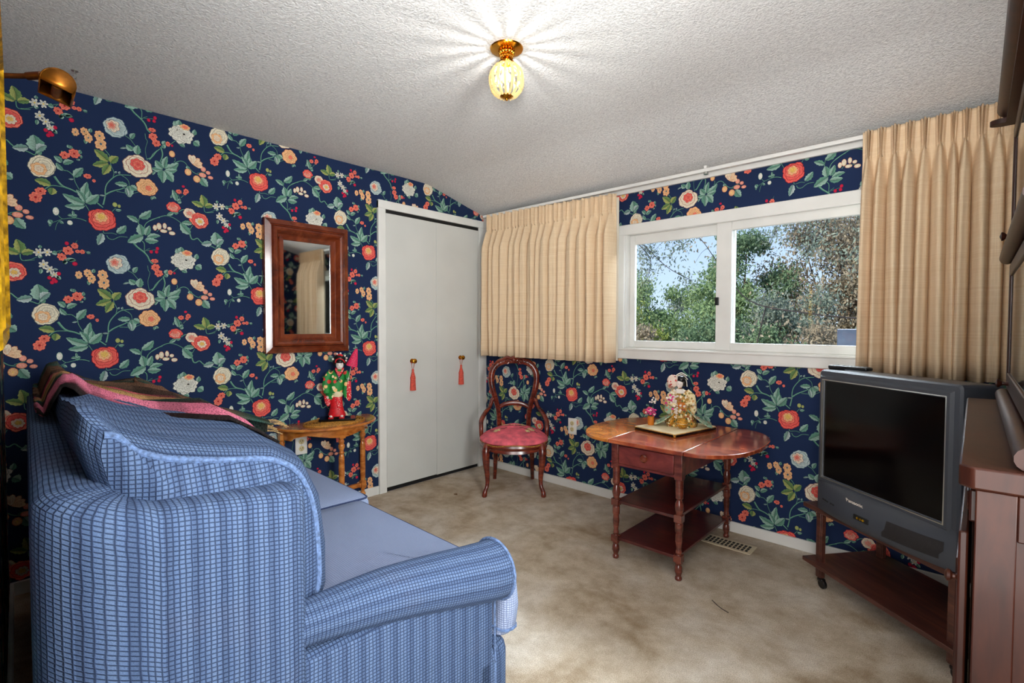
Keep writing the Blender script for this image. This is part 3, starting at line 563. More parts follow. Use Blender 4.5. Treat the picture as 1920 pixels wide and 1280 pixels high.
# baseboards and trim
struct('baseboard_left', MB().box(0, 0.014, -2.816, -1.022, 0, 0.058), 'white_paint', bevel=0.003)
struct('baseboard_window', MB().box(0.06, XR - .001, -0.014, 0, 0, 0.058), 'white_paint', bevel=0.003)
struct('baseboard_right', MB().box(XR - .014, XR, -3.0, -0.014, 0, 0.058), 'white_paint', bevel=0.003)
struct('baseboard_back', MB(MBk).box(0.016, 2.7, 0, 0.014, 0, 0.058), 'white_paint', bevel=0.003)
mb = MB(); mb.box(0, 0.022, -1.021, -0.963, 0, 2.009); mb.box(0, 0.022, -0.085, -0.001, 0, 2.009); mb.box(0, 0.024, -1.021, -0.001, 1.955, 2.012)
struct('trim_1', mb, 'white_paint', 'white casing around the closet door', bevel=0.003)
struct('trim_2', MB().box(0.0, XR, -0.018, 0, 2.012, 2.058), 'white_paint', 'white board along the top of the window wall', bevel=0.002)
mb = MB(MBk); mb.box(2.70, 2.75, -0.11, 0.012, 0, 2.1); mb.box(3.35, 3.40, -0.11, 0.012, 0, 2.1); mb.box(2.70, 3.40, -.11, .012, 2.05, 2.1)
struct('trim_3', mb, 'white_paint', 'white casing of the doorway in the back wall', bevel=0.003)
# closet door: two bifold leaves
d = thing('door_1', 'white bifold closet door with two tasselled knobs', None, (0.0, -0.52, 0)); d['kind'] = 'structure'
MB().box(0.004, 0.018, -0.441, -0.003, 0.032, 1.93).build('door_panel', 'door_paint', d, bevel=0.002)
MB().box(0.004, 0.018, -0.0015, 0.433, 0.028, 1.93).build('door_panel', 'door_paint', d, bevel=0.002)
MB().box(-0.03, 0.010, -0.443, 0.435, 1.93, 1.955).build('door_track', 'dark_slot', d, smooth=0)
MB().box(-0.02, 0.003, -0.443, 0.435, 0.003, 0.04).build('door_gap', 'dark_slot', d, smooth=0)
KN = []
for yk, zk in ((-0.750, 0.905), (-0.29, 0.910)):
    k = MB().lathe([(0.0, 0), (0.016, 0), (0.017, 0.003), (0.008, 0.006), (0.006, 0.02), (0.014, 0.026), (0.018, 0.034), (0.016, 0.042), (0.008, 0.047), (0, 0.048)], 20, M=Matrix.Translation((0.018, yk + .52, zk)) @ rotm(0, R(90), 0)).build('door_knob', 'brass', d)
    k['label'] = 'brass door knob'
    KN.append((0.018 + 0.02, yk, zk))
def tassel(x, y, z, label):
    t = thing('tassel', label, 'tassel', (x, y, z - .21), 0, 'tassels on the closet knobs')
    o = 0.21
    MB().tube(spline([(0, -.004, o + .0), (-.001, -.012, o - .02), (0, -.001, o - .06), (0, .001, o - .06), (.001, .012, o - .02), (0, .004, o + .0)], 6), 0.0016, 6).build('hanging_cord', 'coral_tassel', t)
    MB().lathe([(0.0, o - .052), (.007, o - .055), (.009, o - .062), (.007, o - .069), (.008, o - .074), (.013, o - .092), (.017, o - .108), (.018, o - .113), (.0, o - .114)], 14).build('head', 'coral_tassel', t)
    MB().lathe([(0.0, o - .110), (.019, o - .111), (.0195, o - .118), (.019, o - .125), (0, o - .126)], 14).build('band', 'coral_tassel', t)
    mb = MB()
    rows = [[((r + (.0012 if j % 2 else 0)) * math.cos(2 * PI * j / 40), (r + (.0012 if j % 2 else 0)) * math.sin(2 * PI * j / 40), zz) for j in range(40)] for r, zz in ((.017, o - .124), (.018, o - .15), (.0195, .03), (.021, 0.003))]
    mb.grid(rows, closed_u=True, capa=True, capb=True); mb.build('skirt', 'coral_tassel', t)
tassel(KN[0][0] - .006, KN[0][1], KN[0][2] - .004, 'coral silk tassel on the closet knob nearer the mirror')
tassel(KN[1][0] - .006, KN[1][1], KN[1][2] - .004, 'coral silk tassel on the closet knob nearer the curtain')

# ================================================================ window
w = thing('window_1', 'white sliding window looking out on trees', None, (1.95, 0, WZ0)); w['kind'] = 'structure'
def wb(x0, x1, y0, y1, z0, z1, b=.003): return MB().box(x0 - 1.95, x1 - 1.95, y0, y1, z0 - WZ0, z1 - WZ0)
cs = MB(); 
for a in ((1.255, 1.315, -.02, 0, .95, 1.81), (2.93, 2.99, -.02, 0, .95, 1.81), (1.255, 2.99, -.022, 0, 1.745, 1.812), (1.255, 2.99, -.022, 0, .948, 1.01)): cs.box(a[0] - 1.95, a[1] - 1.95, a[2], a[3], a[4] - WZ0, a[5] - WZ0)
cs.build('window_casing', 'white_paint', w, bevel=.004)
cs = MB()
for a in ((1.30, 1.32, 0, .12, 1.0, 1.77), (2.93, 2.95, 0, .12, 1.0, 1.77), (1.30, 2.95, 0, .12, 1.75, 1.77), (1.30, 2.95, 0, .12, 1.0, 1.02)): cs.box(a[0] - 1.95, a[1] - 1.95, a[2], a[3], a[4] - WZ0, a[5] - WZ0)
cs.build('window_frame', 'white_paint', w, bevel=.002)
def sash(x0, x1, y, zb, zt, sl, sr, sb_, st_):
    s = MB()
    for a in ((x0, x0 + sl, zb, zt), (x1 - sr, x1, zb, zt), (x0 + sl, x1 - sr, zb, zb + sb_), (x0 + sl, x1 - sr, zt - st_, zt)): s.box(a[0] - 1.95, a[1] - 1.95, y, y + .028, a[2] - WZ0, a[3] - WZ0)
    o = s.build('sash', 'white_paint', w, bevel=.003)
    g = MB().box(x0 + sl - .004 - 1.95, x1 - sr + .004 - 1.95, y + .012, y + .015, zb + sb_ - .004 - WZ0, zt - st_ + .004 - WZ0).build('pane', 'pane_glass', o, smooth=0)
    return o
sl_ = sash(1.32, 1.985, .048, 1.02, 1.75, .035, .035, .045, .06)
sr_ = sash(1.895, 2.93, .012, 1.02, 1.75, .085, .045, .045, .05)
MB().box(1.895 - 1.95, 1.915 - 1.95, -.004, .012, 1.28 - WZ0, 1.325 - WZ0).build('latch', 'black_plastic', w, bevel=.002)
MB().box(1.28 - 1.95, 2.97 - 1.95, -.03, .0, 1.004 - WZ0, 1.016 - WZ0).build('sill', 'white_paint', w, bevel=.003)
# unseen window added in the right wall to let the side lamp in
w2 = thing('added_window', 'added white window in the right wall for the side fill lamp', None, (XR, -2.35, .85)); w2['kind'] = 'structure'
s = MB()
for a in ((-.42, -.36, -.05, 1.25), (.36, .42, -.05, 1.25), (-.42, .42, -.05, .02), (-.42, .42, 1.17, 1.25), (-.36, .36, .57, .61)): s.box(-.02, .02, a[0], a[1], a[2], a[3])
s.build('window_frame', 'white_paint', w2, bevel=.003)
MB().box(.0, .004, -.36, .36, .02, 1.17).build('pane', 'pane_glass', w2, smooth=0)

# curtain track under the cove
t = thing('curtain_rail', 'white metal curtain rail above the window', 'curtain rail', (1.7, -0.09, 2.03))
MB().box(-1.62, 1.5, -.012, .012, -.008, .012).build('rail', 'white_paint', t, bevel=.003)
mb = MB(); mb.box(-.008, .008, -.012, .075, .0, .014, M=Matrix.Translation((.17, 0, .012))); mb.build('bracket', 'white_paint', t)
MB().lathe([(0, 0), (.012, 0), (.012, .014), (0, .014)], 12, c=(.17, 0, -.02)).build('cord_pulley', 'silver', t)

# ---------------------------------------------------------------- pinch pleat curtains
def curtain(name, label, x0, x1, yc, zt0, zt1, zb, npl, seed, ret_left=False):
    rnd = random.Random(seed)
    c = thing(name, label, 'curtain', ((x0 + x1) / 2, yc, zb), 0, None)
    cx = (x0 + x1) / 2
    nx = npl * 24; rows = []
    w = [rnd.uniform(.75, 1.25) for _ in range(npl)]; sw = sum(w); edges = [0]
    for q in w: edges.append(edges[-1] + q / sw)
    amp = [rnd.uniform(.8, 1.2) for _ in range(npl + 1)]; sk = [rnd.uniform(-.5, .5) for _ in range(npl + 1)]
    zs = [0, .012, .03, .05, .07, .082, .092, .104, .13, .17, .24, .35, .5, .65, .8, .92, 1.0]
    for zi in zs:
        row = []
        zt_n = zi
        for i in range(nx + 1):
            u = i / nx
            k = min(npl - 1, max(0, next((j for j in range(npl) if u <= edges[j + 1]), npl - 1)))
            f = (u - edges[k]) / (edges[k + 1] - edges[k]); a = amp[k]
            x = x0 + (x1 - x0) * u; zt = zt0 + (zt1 - zt0) * u
            H = zt - zb; hd = .1 / H            # header ends 10cm down
            z = zt - zi * H if zi > .104 else zt - zi / .104 * .13
            wd = (x1 - x0) / npl
            # the pleat sits in the middle of each cell
            g = math.exp(-((f - .5) / .16) ** 2)
            fold = -math.cos(2 * PI * f) * .5 + .5      # 0 at the seams between pleats, 1 at the pleat
            if zi <= .092:
                q = zi / .092
                g = math.exp(-((f - .5) / .24) ** 2)
                fan_ = math.cos((f - .5) * 2 * PI * 4.2) * g
                y = -(.006 + .020 * g * q + .026 * fan_ * (1 - .3 * q)) - .012 * (1 - q) * fold
                x += (f - .5) * wd * (-.6 * q * math.exp(-((f - .5) / .3) ** 2))
            else:
                q = min(1, (zi - .092) / .16)
                A = .026 * a * (1 - q) + q * .080 * a
                sh = fold ** (2.4 - 1.75 * q)
                y = -(.004 + A * sh) + .010 * q * math.cos(2 * PI * f * 2 + sk[k] * 5) * fold
                x += -q * wd * (.13 + .05 * sk[k]) * math.sin(2 * PI * f) + (1 - q) * (f - .5) * wd * (-.6 * math.exp(-((f - .5) / .3) ** 2)) + sk[k] * .022 * zi * math.sin(PI * f)
                y += .008 * math.sin(zi * 5 + k * 1.7) * zi * fold
            row.append((x - cx, y, z - zb))
        rows.append(row)
    p = MB().sgrid(rows).build('pleated_panel', 'curtain_linen', c, smooth=60)
    so = p.modifiers.new('thick', 'SOLIDIFY'); so.thickness = .002
    ln = MB().box(x0 - cx + .005, x1 - cx + .006, .012, .014, .01, min(zt0, zt1) - zb - .02).build('lining', 'lining_white', c)
    return c
curtain('curtain', 'short beige pinch-pleated curtain hanging left of the window above the carved chair', .118, 1.300, -.085, 2.036, 2.004, .926, 17, 3)
curtain('curtain', 'short beige pinch-pleated curtain hanging right of the window behind the television', 2.60, 3.16, -.105, 2.046, 2.050, .938, 12, 5)
# ================================================================ ceiling light
t = thing('ceiling_light', 'small gold ceiling light with a cut glass globe', 'ceiling light', (1.674, -1.51, 2.207))
MB().lathe([(0, 0.0), (.060, 0), (.063, -.003), (.061, -.007), (.052, -.010), (.030, -.013), (0, -.013)], 40).build('ceiling_plate', 'brass', t)
mb = MB()
for k in range(14):
    a = 2 * PI * k / 14
    mb.ball((.026 * math.cos(a), .026 * math.sin(a), -.020), (.007, .007, .009), 8, 6)
    mb.ball((.020 * math.cos(a + .2), .020 * math.sin(a + .2), -.034), (.0055, .0055, .010), 8, 6)
mb.lathe([(0, -.012), (.024, -.014), (.024, -.028), (.017, -.036), (.02, -.046), (.030, -.054), (.026, -.060), (0, -.060)], 24); mb.build('beaded_collar', 'brass', t)
g = None; mb = MB(); nr = 14
def gr(z): # globe radius by height below ceiling
    q = (z + .122) / .066; return .062 * math.sqrt(max(0.0, 1 - min(1, abs(q)) ** 2.3))
for k in range(nr):
    a = 2 * PI * k / nr; path = []; rad = []
    for i in range(13):
        z = -.060 - .122 * i / 12; r = max(.015, gr(z)); path.append((r * math.cos(a), r * math.sin(a), z)); rad.append(.0042 + .0020 * math.sin(PI * i / 12) * (1 if i % 2 else .7))
    mb.tube(path, rad, 6)
for z0 in (-.082, -.118, -.152):
    for k in range(nr):
        a = 2 * PI * (k + .5) / nr; r = gr(z0); mb.ball((r * math.cos(a), r * math.sin(a), z0), (.0045, .0045, .006), 6, 4)
mb.build('glass_globe', 'cut_glass', t)
MB().ball((0, 0, -.112), (.016, .016, .024), 14, 10).build('bulb', 'bulb_glow', t)
MB().lathe([(0, -.176), (.024, -.177), (.025, -.181), (.015, -.188), (.006, -.190), (.005, -.195), (0, -.196)], 20).build('finial', 'brass', t)
lt = lamp('POINT', 'ceiling_light_bulb', (1.674, -1.51, 2.207 - .098), (0, 0, 0), 1.9, (1, .96, .9)); lt.data.shadow_soft_size = .004
lt.parent = t; lt.location = (0, 0, -.085)

t = thing('ceiling_hook', 'small screw hook in the ceiling corner above the picture lamp', 'hook', (0.246, -2.593, 2.207))
MB().lathe([(0, 0), (.012, 0), (.012, -.003), (0, -.004)], 12).tube(spline([(0, 0, 0), (0, 0, -.01), (.012, .004, -.02), (.006, .002, -.034), (-.008, 0, -.03)], 5), .002, 6).build('hook', 'silver', t)

# ================================================================ wall mirror
def sweep_frame(y0, y1, z0, z1, prof, M=None):
    mb = MB(); rows = []
    for ins, dep in prof: rows.append([(dep, y0 + ins, z0 + ins), (dep, y1 - ins, z0 + ins), (dep, y1 - ins, z1 - ins), (dep, y0 + ins, z1 - ins)])
    mb.grid(rows, closed_u=True, M=M); return mb
t = thing('wall_mirror', 'mirror in a heavy dark red rosewood frame on the left wall', 'mirror', (0.002, -1.511, 0.995), 0)
pr = [(0, 0), (0, .028), (.003, .034), (.024, .040), (.030, .042), (.032, .035), (.038, .037), (.046, .052), (.056, .058), (.066, .052), (.074, .038), (.082, .024), (.088, .020), (.089, .024), (.112, .022), (.113, .012)]
rows_f = []
for side in range(4):
    mb = MB(); rows = []
    for ins, dep in pr:
        c = [(-.2585 + ins, ins), (.2585 - ins, ins), (.2585 - ins, .777 - ins), (-.2585 + ins, .777 - ins)]
        a, b_ = c[side], c[(side + 1) % 4]; rows.append([(dep, a[0], a[1]), (dep, b_[0], b_[1])])
    mb.grid(rows)
    rows_f.append(mb.build('frame_rail', 'frame_rosewood', t, smooth=25))
MB().box(.010, .0125, -.2585 + .108, .2585 - .108, .108, .777 - .108).build('mirror_glass', 'mirror_glass', t, smooth=0)
MB().box(0, .01, -.25, .25, .008, .769).build('backing_board', 'dark_bronze', t, smooth=0)

# ================================================================ wall outlets
def outlet(M, label, loc, mats):
    t = thing('wall_outlet', label, 'outlet', loc)
    MB(M).box(-.036, .036, 0, .006, -.057, .057, b=.002).build('cover_plate', 'outlet_white', t)
    for s in (-1, 1):
        r = MB(M).lathe([(0, 0), (.0165, 0), (.0165, .003), (.015, .004), (0, .004)], 20, M=Matrix.Translation((0, .0055, s * .0215)) @ rotm(R(-90), 0, 0)).build('socket', 'outlet_cream', t)
        MB(M).box(-.0075, -.005, .0095, .0102, s * .0215 - .001, s * .0215 + .008).box(.005, .0075, .0095, .0102, s * .0215 - .001, s * .0215 + .007).box(-.002, .002, .0095, .0102, s * .0215 - .010, s * .0215 - .006).build('slots', 'dark_slot', r, smooth=0)
    MB(M).ball((0, .006, 0), (.003, .0015, .003), 8, 4).build('screw', 'silver', t)
    return t
outlet(rotm(0, 0, R(-90)), 'white double outlet on the left wall under the half-round table', (.001, -1.556, .433), 0)
outlet(rotm(0, 0, R(180)), 'white double outlet on the window wall between carved chair and drop-leaf table', (.9015, -.001, .445), 0)

# ================================================================ turned legs helper
def turned(mb, x, y, z0, z1, prof, seg=16):
    mb.lathe([(0, z0)] + [(r, z0 + (z1 - z0) * q) for q, r in prof] + [(0, z1)], seg, c=(x, y, 0))

# ================================================================ half-round side table
TX, TY, TZ = 0.012, -1.424, .575
t = thing('side_table', 'small half-round orange maple side table under the mirror', 'table', (TX, TY, 0))
def dtop(w, dd, n=30, x0=0.0):
    pts = [(x0, -w), (x0, w)]
    return pts + [(x0 + dd * math.sin(PI * i / n) ** .85, w * math.cos(PI * i / n)) for i in range(1, n)]
pts = dtop(.315, .31)
MB().prism(pts, TZ - .020, TZ - .004).build('tabletop', 'maple_orange', t, bevel=.006)
ap = MB(); rows = []
n = 36
for i in range(n + 1):
    a = PI * i / n; sn = max(0.0, math.sin(a)); co = math.cos(a)
    x = .02 + .235 * sn ** .85; y = .262 * co
    sc_ = .030 + .026 * abs(math.cos(a * 2)) ** 1.5 if 4 < i < n - 4 else .062
    rows.append([(x, y, TZ - .020), (x, y, TZ - .020 - sc_), (x - .014 * sn, y * .955, TZ - .020 - sc_), (x - .014 * sn, y * .955, TZ - .020)])
ap.grid(rows, closed_u=True, capa=True, capb=True); ap.build('apron', 'maple_orange', t)
lp = [(0, .012), (.02, .014), (.045, .017), (.06, .012), (.075, .011), (.08, .016), (.1, .019), (.115, .014), (.13, .010), (.16, .013), (.35, .0165), (.6, .0175), (.76, .017), (.80, .012), (.815, .018), (.83, .012), (.85, .013), (.88, .019), (.91, .019), (.925, .012), (.94, .017), (.96, .017), (.97, .012), (1, .016)]
for lx, ly in ((.028, -.262), (.028, .262), (.235, .0)):
    mb = MB(); mb.box(lx - .018, lx + .018, ly - .018, ly + .018, TZ - .085, TZ - .0205); turned(mb, lx, ly, .0, TZ - .08, lp)
    mb.box(lx - .017, lx + .017, ly - .017, ly + .017, .085, .135)
    mb.build('leg', 'maple_orange', t, bevel=.002)
MB().box(.017, .039, -.245, .245, .095, .122).box(.045, .22, -.011, .011, .095, .122).build('stretcher', 'maple_orange', t, bevel=.003)

# woven mat
t = thing('woven_mat', 'oval woven straw mat on the half-round table', 'mat', (.145, -1.41, TZ - .004))
mb = MB()
for k in range(9):
    s_ = 1 - k / 9.0; ring = [(.118 * s_ * math.cos(2 * PI * j / 48) - 0, .185 * s_ * math.sin(2 * PI * j / 48), .004) for j in range(49)]
    mb.tube(ring, .0068 if k < 8 else .007, 6, caps=False, flat=1.0)
mb.build('braided_straw', 'gold_braid', t)

# ================================================================ standing kimono doll (built facing -Y, then turned)
DZ = TZ + .0075
t = thing('kimono_doll', 'standing doll in green kimono on a black base', 'doll', (.135, -1.385, DZ), R(58))
Q = .000395
def P_(X, Y, y=0.0): return ((X - 355) * Q, y, (1120 - Y) * Q)
MB().box(-.105, .105, -.062, .062, 0, .012).build('black_base', 'lacquer_black', t, bevel=.002)
# red skirt (hem flares to the feet)
def ell_loft(stations, seg=26, pow_=1.0, fold=0):
    rows = []
    for (X, Y, rx, ry, y) in stations:
        c = P_(X, Y, y); rows.append([(c[0] + rx * Q * math.cos(2 * PI * j / seg) * (1 + fold * math.sin(5 * 2 * PI * j / seg)), c[1] + ry * Q * math.sin(2 * PI * j / seg), c[2]) for j in range(seg)])
    m = MB(); m.grid(rows, closed_u=True, capa=True, capb=True); return m
body = ell_loft([(345, 1062, 125, 80, 0), (340, 1035, 130, 85, 0), (338, 980, 108, 75, 0), (335, 900, 92, 70, 0), (335, 820, 88, 68, 0), (330, 740, 92, 68, 0), (330, 700, 90, 62, 0), (350, 560, 82, 55, 0), (360, 420, 92, 52, 0), (370, 350, 70, 42, 0), (382, 330, 30, 28, -.001), (385, 300, 24, 24, -.003)], 28)
bo = body.build('skirt', 'doll_red', t)
ell_loft([(372, 960, 30, 70, -.005), (368, 900, 45, 72, -.004), (352, 800, 62, 72, -.003), (340, 738, 70, 70, -.003), (335, 720, 60, 66, -.002)], 20).build('overlap_panel', 'kimono_red_dots', t)
ell_loft([(255, 800, 60, 52, 0), (262, 760, 92, 66, 0), (300, 700, 120, 72, 0), (325, 640, 118, 74, 0), (335, 560, 112, 68, 0), (350, 470, 118, 64, 0), (362, 400, 116, 58, 0), (372, 350, 82, 46, 0), (382, 335, 40, 32, 0)], 28).build('kimono_robe', 'kimono_green', t)
# crossed collar
for s in (-1, 1):
    MB().tube([P_(384 + s * 55, 320, -.006), P_(384 + s * 42, 360, -.020), P_(384 + s * 10, 420, -.026), P_(380 - s * 18, 450, -.027)], [.0045, .0065, .006, .004], 8).build('collar', 'kimono_red_dots', t)
    MB().tube([P_(384 + s * 75, 330, -.010), P_(384 + s * 58, 375, -.022), P_(384 + s * 18, 440, -.030), P_(375 - s * 30, 520, -.030)], [.003, .0035, .0035, .003], 6).build('collar', 'doll_black', t)
ell_loft([(350, 760, 70, 60, -.008), (355, 720, 84, 66, -.008), (350, 690, 66, 60, -.008), (340, 670, 30, 40, -.01)], 20).build('sash', 'doll_cream', t)
# sleeves
MB().tube([P_(250, 390), P_(205, 470, -.006), P_(190, 560, -.012), P_(205, 700, -.016)], [.020, .022, .024, .020], 12, flat=.6).build('sleeve', 'kimono_green', t)
ell_loft([(215, 900, 14, 14, -.018), (215, 850, 45, 18, -.018), (200, 790, 42, 20, -.016), (190, 740, 36, 22, -.014)], 14).build('sleeve_lining', 'kimono_red_dots', t)
MB().tube([P_(470, 390), P_(500, 440, -.012), P_(505, 500, -.022)], [.019, .017, .013], 12).build('sleeve', 'kimono_green', t)
ell_loft([(480, 780, 26, 16, -.014), (470, 700, 40, 22, -.014), (478, 600, 38, 24, -.014), (490, 500, 34, 26, -.014)], 14).build('sleeve', 'kimono_green', t)
ell_loft([(522, 830, 8, 8, -.020), (525, 780, 34, 13, -.020), (520, 650, 36, 14, -.020), (525, 520, 26, 14, -.020)], 14).build('sleeve_lining', 'kimono_red_dots', t)
MB().tube([P_(495, 510, -.018), P_(480, 640, -.018), P_(478, 760, -.018), P_(505, 815, -.019)], .0028, 6).build('sleeve_edge', 'doll_cream', t)
def small_hand(mb, c, s=1.0):
    mb.ball(c, (.0075 * s, .006 * s, .008 * s), 10, 7)
    for k in range(4): mb.tube([(c[0] - .006 * s + k * .004 * s, c[1] - .004 * s, c[2] + .004 * s), (c[0] - .006 * s + k * .004 * s, c[1] - .009 * s, c[2] + .006 * s), (c[0] - .005 * s + k * .0036 * s, c[1] - .010 * s, c[2] + .001 * s)], [.0021 * s, .0019 * s, .0015 * s], 6)
    mb.tube([(c[0] + .006 * s, c[1] - .002 * s, c[2] + .004 * s), (c[0] + .004 * s, c[1] - .008 * s, c[2] + .010 * s)], [.0022 * s, .0016 * s], 6)
mb = MB(); small_hand(mb, P_(512, 488, -.022)); mb.build('hand', 'doll_white', t)
mb = MB(); small_hand(mb, P_(212, 770, -.022), .9); mb.build('hand', 'doll_white', t)
h = ell_loft([(385, 338, 18, 16, -.006), (385, 328, 34, 28, -.006), (387, 300, 52, 46, -.005), (388, 262, 58, 54, -.003), (388, 230, 56, 54, -.001), (388, 200, 40, 40, .002), (388, 188, 10, 10, .003)], 24).build('head', 'doll_white', t)
mb = MB()
for s in (-1, 1): mb.tube([P_(388 + s * 38, 270, -.0235), P_(388 + s * 24, 266, -.0262), P_(388 + s * 12, 272, -.0268)], [.0006, .0012, .0006], 6)
for s in (-1, 1): mb.tube([P_(388 + s * 40, 250, -.0235), P_(388 + s * 14, 246, -.0262)], .0005, 5)
mb.build('eyes', 'doll_black', h)
MB().ball(P_(388, 308, -.0252), (.0022, .0012, .0011), 8, 5).build('mouth', 'doll_red', h)
MB().ball(P_(388, 288, -.0266), (.0013, .0016, .003), 8, 5).build('nose', 'doll_white', h)
hair = MB()
hair.ball(P_(385, 178, .006), (.036, .031, .030), 20, 12)
hair.ball(P_(320, 225, .002), (.014, .018, .020), 14, 8); hair.ball(P_(452, 225, .002), (.014, .018, .020), 14, 8)
hair.ball(P_(388, 222, -.014), (.020, .012, .012), 14, 8); hair.ball(P_(385, 250, .014), (.026, .020, .026), 14, 8)
hr = hair.build('hair', 'doll_black', t)
MB().tube([P_(325, 235, -.018), P_(340, 190, -.026), P_(385, 165, -.030), P_(440, 190, -.026), P_(465, 235, -.016)], .0032, 8).tube([P_(360, 120, -.008), P_(400, 112, -.012), P_(430, 130, -.010)], .006, 8).build('hair_ribbon', 'doll_red', hr)
for X, Y in ((290, 180), (465, 130), (490, 165), (400, 92), (350, 100), (480, 205)): MB().ball(P_(X, Y, -.006), .0062, 8, 6).build('hair_flower', 'flower_white', hr)
for X in (258, 415):
    mb = MB(); mb.box(P_(X - 38, 0)[0], P_(X + 38, 0)[0], -.040, .008, .012, .0185, b=.003); so = mb.build('sandal', 'doll_red', t)
    mb = MB(); mb.ball((P_(X, 0)[0], -.016, .024), (.011, .020, .008), 12, 8); mb.build('foot', 'doll_white', t)
MB().box(-.004, .004, .010, .016, .010, .04).build('support_post', 'lacquer_black', t)
# the closed parasol it carries
hx = Vector(P_(518, 480, -.030)); 
wd = Matrix.Translation((.135, -1.385, DZ)) @ rotm(0, 0, R(58))
t = thing('toy_parasol', 'small red tasselled parasol held by the standing doll', 'parasol', tuple(wd @ hx), R(58))
d0 = Vector(P_(560, 290, -.028)) - hx; d1 = Vector(P_(640, 20, -.024)) - hx
MB().tube([(-.003, 0, -.012), (0, 0, 0), tuple(d0), tuple(d1)], .0012, 6).build('stick', 'doll_cream', t)
mb = MB(); ax = (d1 - d0); rows = []
for q, r in ((0, .031), (.12, .030), (.5, .020), (.85, .010), (1.0, .004)):
    c = d0 + ax * q + Vector((.002 * (1 - q), 0, 0))
    rows.append([(c.x + (r + (.002 if j % 2 else 0)) * math.cos(2 * PI * j / 28) * .98, c.y + r * .7 * math.sin(2 * PI * j / 28), c.z - .25 * r * math.cos(2 * PI * j / 28) * .98) for j in range(28)])
mb.grid(rows, closed_u=True, capa=True, capb=True); mb.build('shade', 'doll_pink', t)
MB().ball(tuple(d1), .004, 8, 6).build('tip', 'doll_black', t)

# ================================================================ carved balloon-back chair (front towards -Y)
t = thing('carved_chair', 'carved mahogany balloon-back chair with rose needlepoint seat', 'chair', (.574, -.264, 0), R(43))
def horseshoe(w, dfr, dbk, n=40, e=2.5):
    pts = []
    for i in range(n):
        a = 2 * PI * i / n; c_, s_ = math.cos(a), math.sin(a)
        x = w * abs(c_) ** (2 / e) * (1 if c_ > 0 else -1); y = abs(s_) ** (2 / e) * (-dfr if s_ < 0 else dbk)
        x *= 1 - .2 * max(0, y / dbk)
        pts.append((x, y))
    return pts
rows = []
for k, (s_, z) in enumerate(((1.0, .352), (1.03, .360), (1.03, .370), (.985, .381), (.89, .395), (.74, .411), (.55, .426), (.34, .438), (.15, .445), (.04, .446))):
    rows.append([(x * s_, y * s_, z + (z - .352) * .7 * y) for x, y in horseshoe(.236, .250, .165)])
mb = MB(); mb.grid(rows, closed_u=True, capa=True, capb=True); seat = mb.build('seat', 'seat_rose', t, smooth=80)
seat['label'] = 'rose pink needlepoint seat with cream flowers'
# stitched flowers on the seat, slightly raised
def seat_z(x, y):
    d_ = .250 if y < 0 else .165; xx_ = abs(x) / (.236 * (1 - .2 * max(0, y / .165))); r = (xx_ ** 2.5 + (abs(y) / d_) ** 2.5) ** .4
    z_ = float(np.interp(r, [.04, .15, .34, .55, .74, .89, .985], [.446, .445, .438, .426, .411, .395, .381])); return z_ + (z_ - .352) * .7 * y + .0015
cr_ = MB(); br_ = MB(); rn = random.Random(4)
def stitch(cx, cy, L, wd, a, m):
    pts = []
    for i in range(10):
        th = 2 * PI * i / 10; lx = L * (.5 + .5 * math.cos(th)); ly = wd * .5 * math.sin(th)
        x = cx + lx * math.cos(a) - ly * math.sin(a); y = cy + lx * math.sin(a) + ly * math.cos(a); pts.append((x, y, seat_z(x, y) + .0016))
    x = cx + L * .5 * math.cos(a); y = cy + L * .5 * math.sin(a); m.add([(x, y, seat_z(x, y) + .003)] + pts, [(0, 1 + i, 1 + (i + 1) % 10) for i in range(10)])
for cx, cy, n_, s_ in ((0, .03, 10, .042), (-.055, .03, 7, .034), (.058, .025, 7, .034), (-.12, -.075, 7, .030), (.12, -.055, 7, .030), (.095, -.10, 6, .022)):
    cr_ = MB()
    for k in range(n_): stitch(cx, cy, s_, s_ * .5, 2 * PI * k / n_ + rn.random() * .4, cr_)
    cr_.build('stitched_flower', 'cream_thread', seat)
for x0_, y0_, x1_, y1_ in ((-.12, -.07, -.05, -.05), (-.14, -.08, -.17, -.03), (.04, -.06, .11, -.06), (-.01, -.01, .06, -.012), (-.06, -.01, -.01, -.008), (.13, -.06, .165, -.09), (.03, -.012, .085, .005)):
    br_ = MB(); br_.tube([(x0_ + (x1_ - x0_) * q, y0_ + (y1_ - y0_) * q + .01 * math.sin(q * 6), seat_z(x0_ + (x1_ - x0_) * q, y0_ + (y1_ - y0_) * q) + .001) for q in (0, .25, .5, .75, 1)], .0018, 5); br_.build('stitched_stem', 'brown_thread', seat)
mb = MB(); hs = horseshoe(.240, .254, .167, 60); mb.tube([(x, y, .351 - .006 * math.cos(6 * math.atan2(y, x))) for x, y in hs] + [(hs[0][0], hs[0][1], .351 - .006)], .0045, 6, caps=False); mb.build('gold_gimp', 'gold_braid', seat)
rows = []
for s_, zt_, amp_ in ((.93, .352, 0), (1.03, .350, 0), (1.05, .338, .2), (1.0, .322, .6), (1.02, .308, 1), (.96, .302, 1), (.90, .306, 1)):
    rows.append([(x * s_, y * s_, zt_ - amp_ * .012 * (max(0, math.cos(2 * math.atan2(y, x) - PI)) if y < 0 else .2)) for x, y in horseshoe(.233, .247, .162, 60)])
mb = MB(); mb.grid(rows, closed_u=True); mb.build('seat_rail', 'chair_mahogany', t)
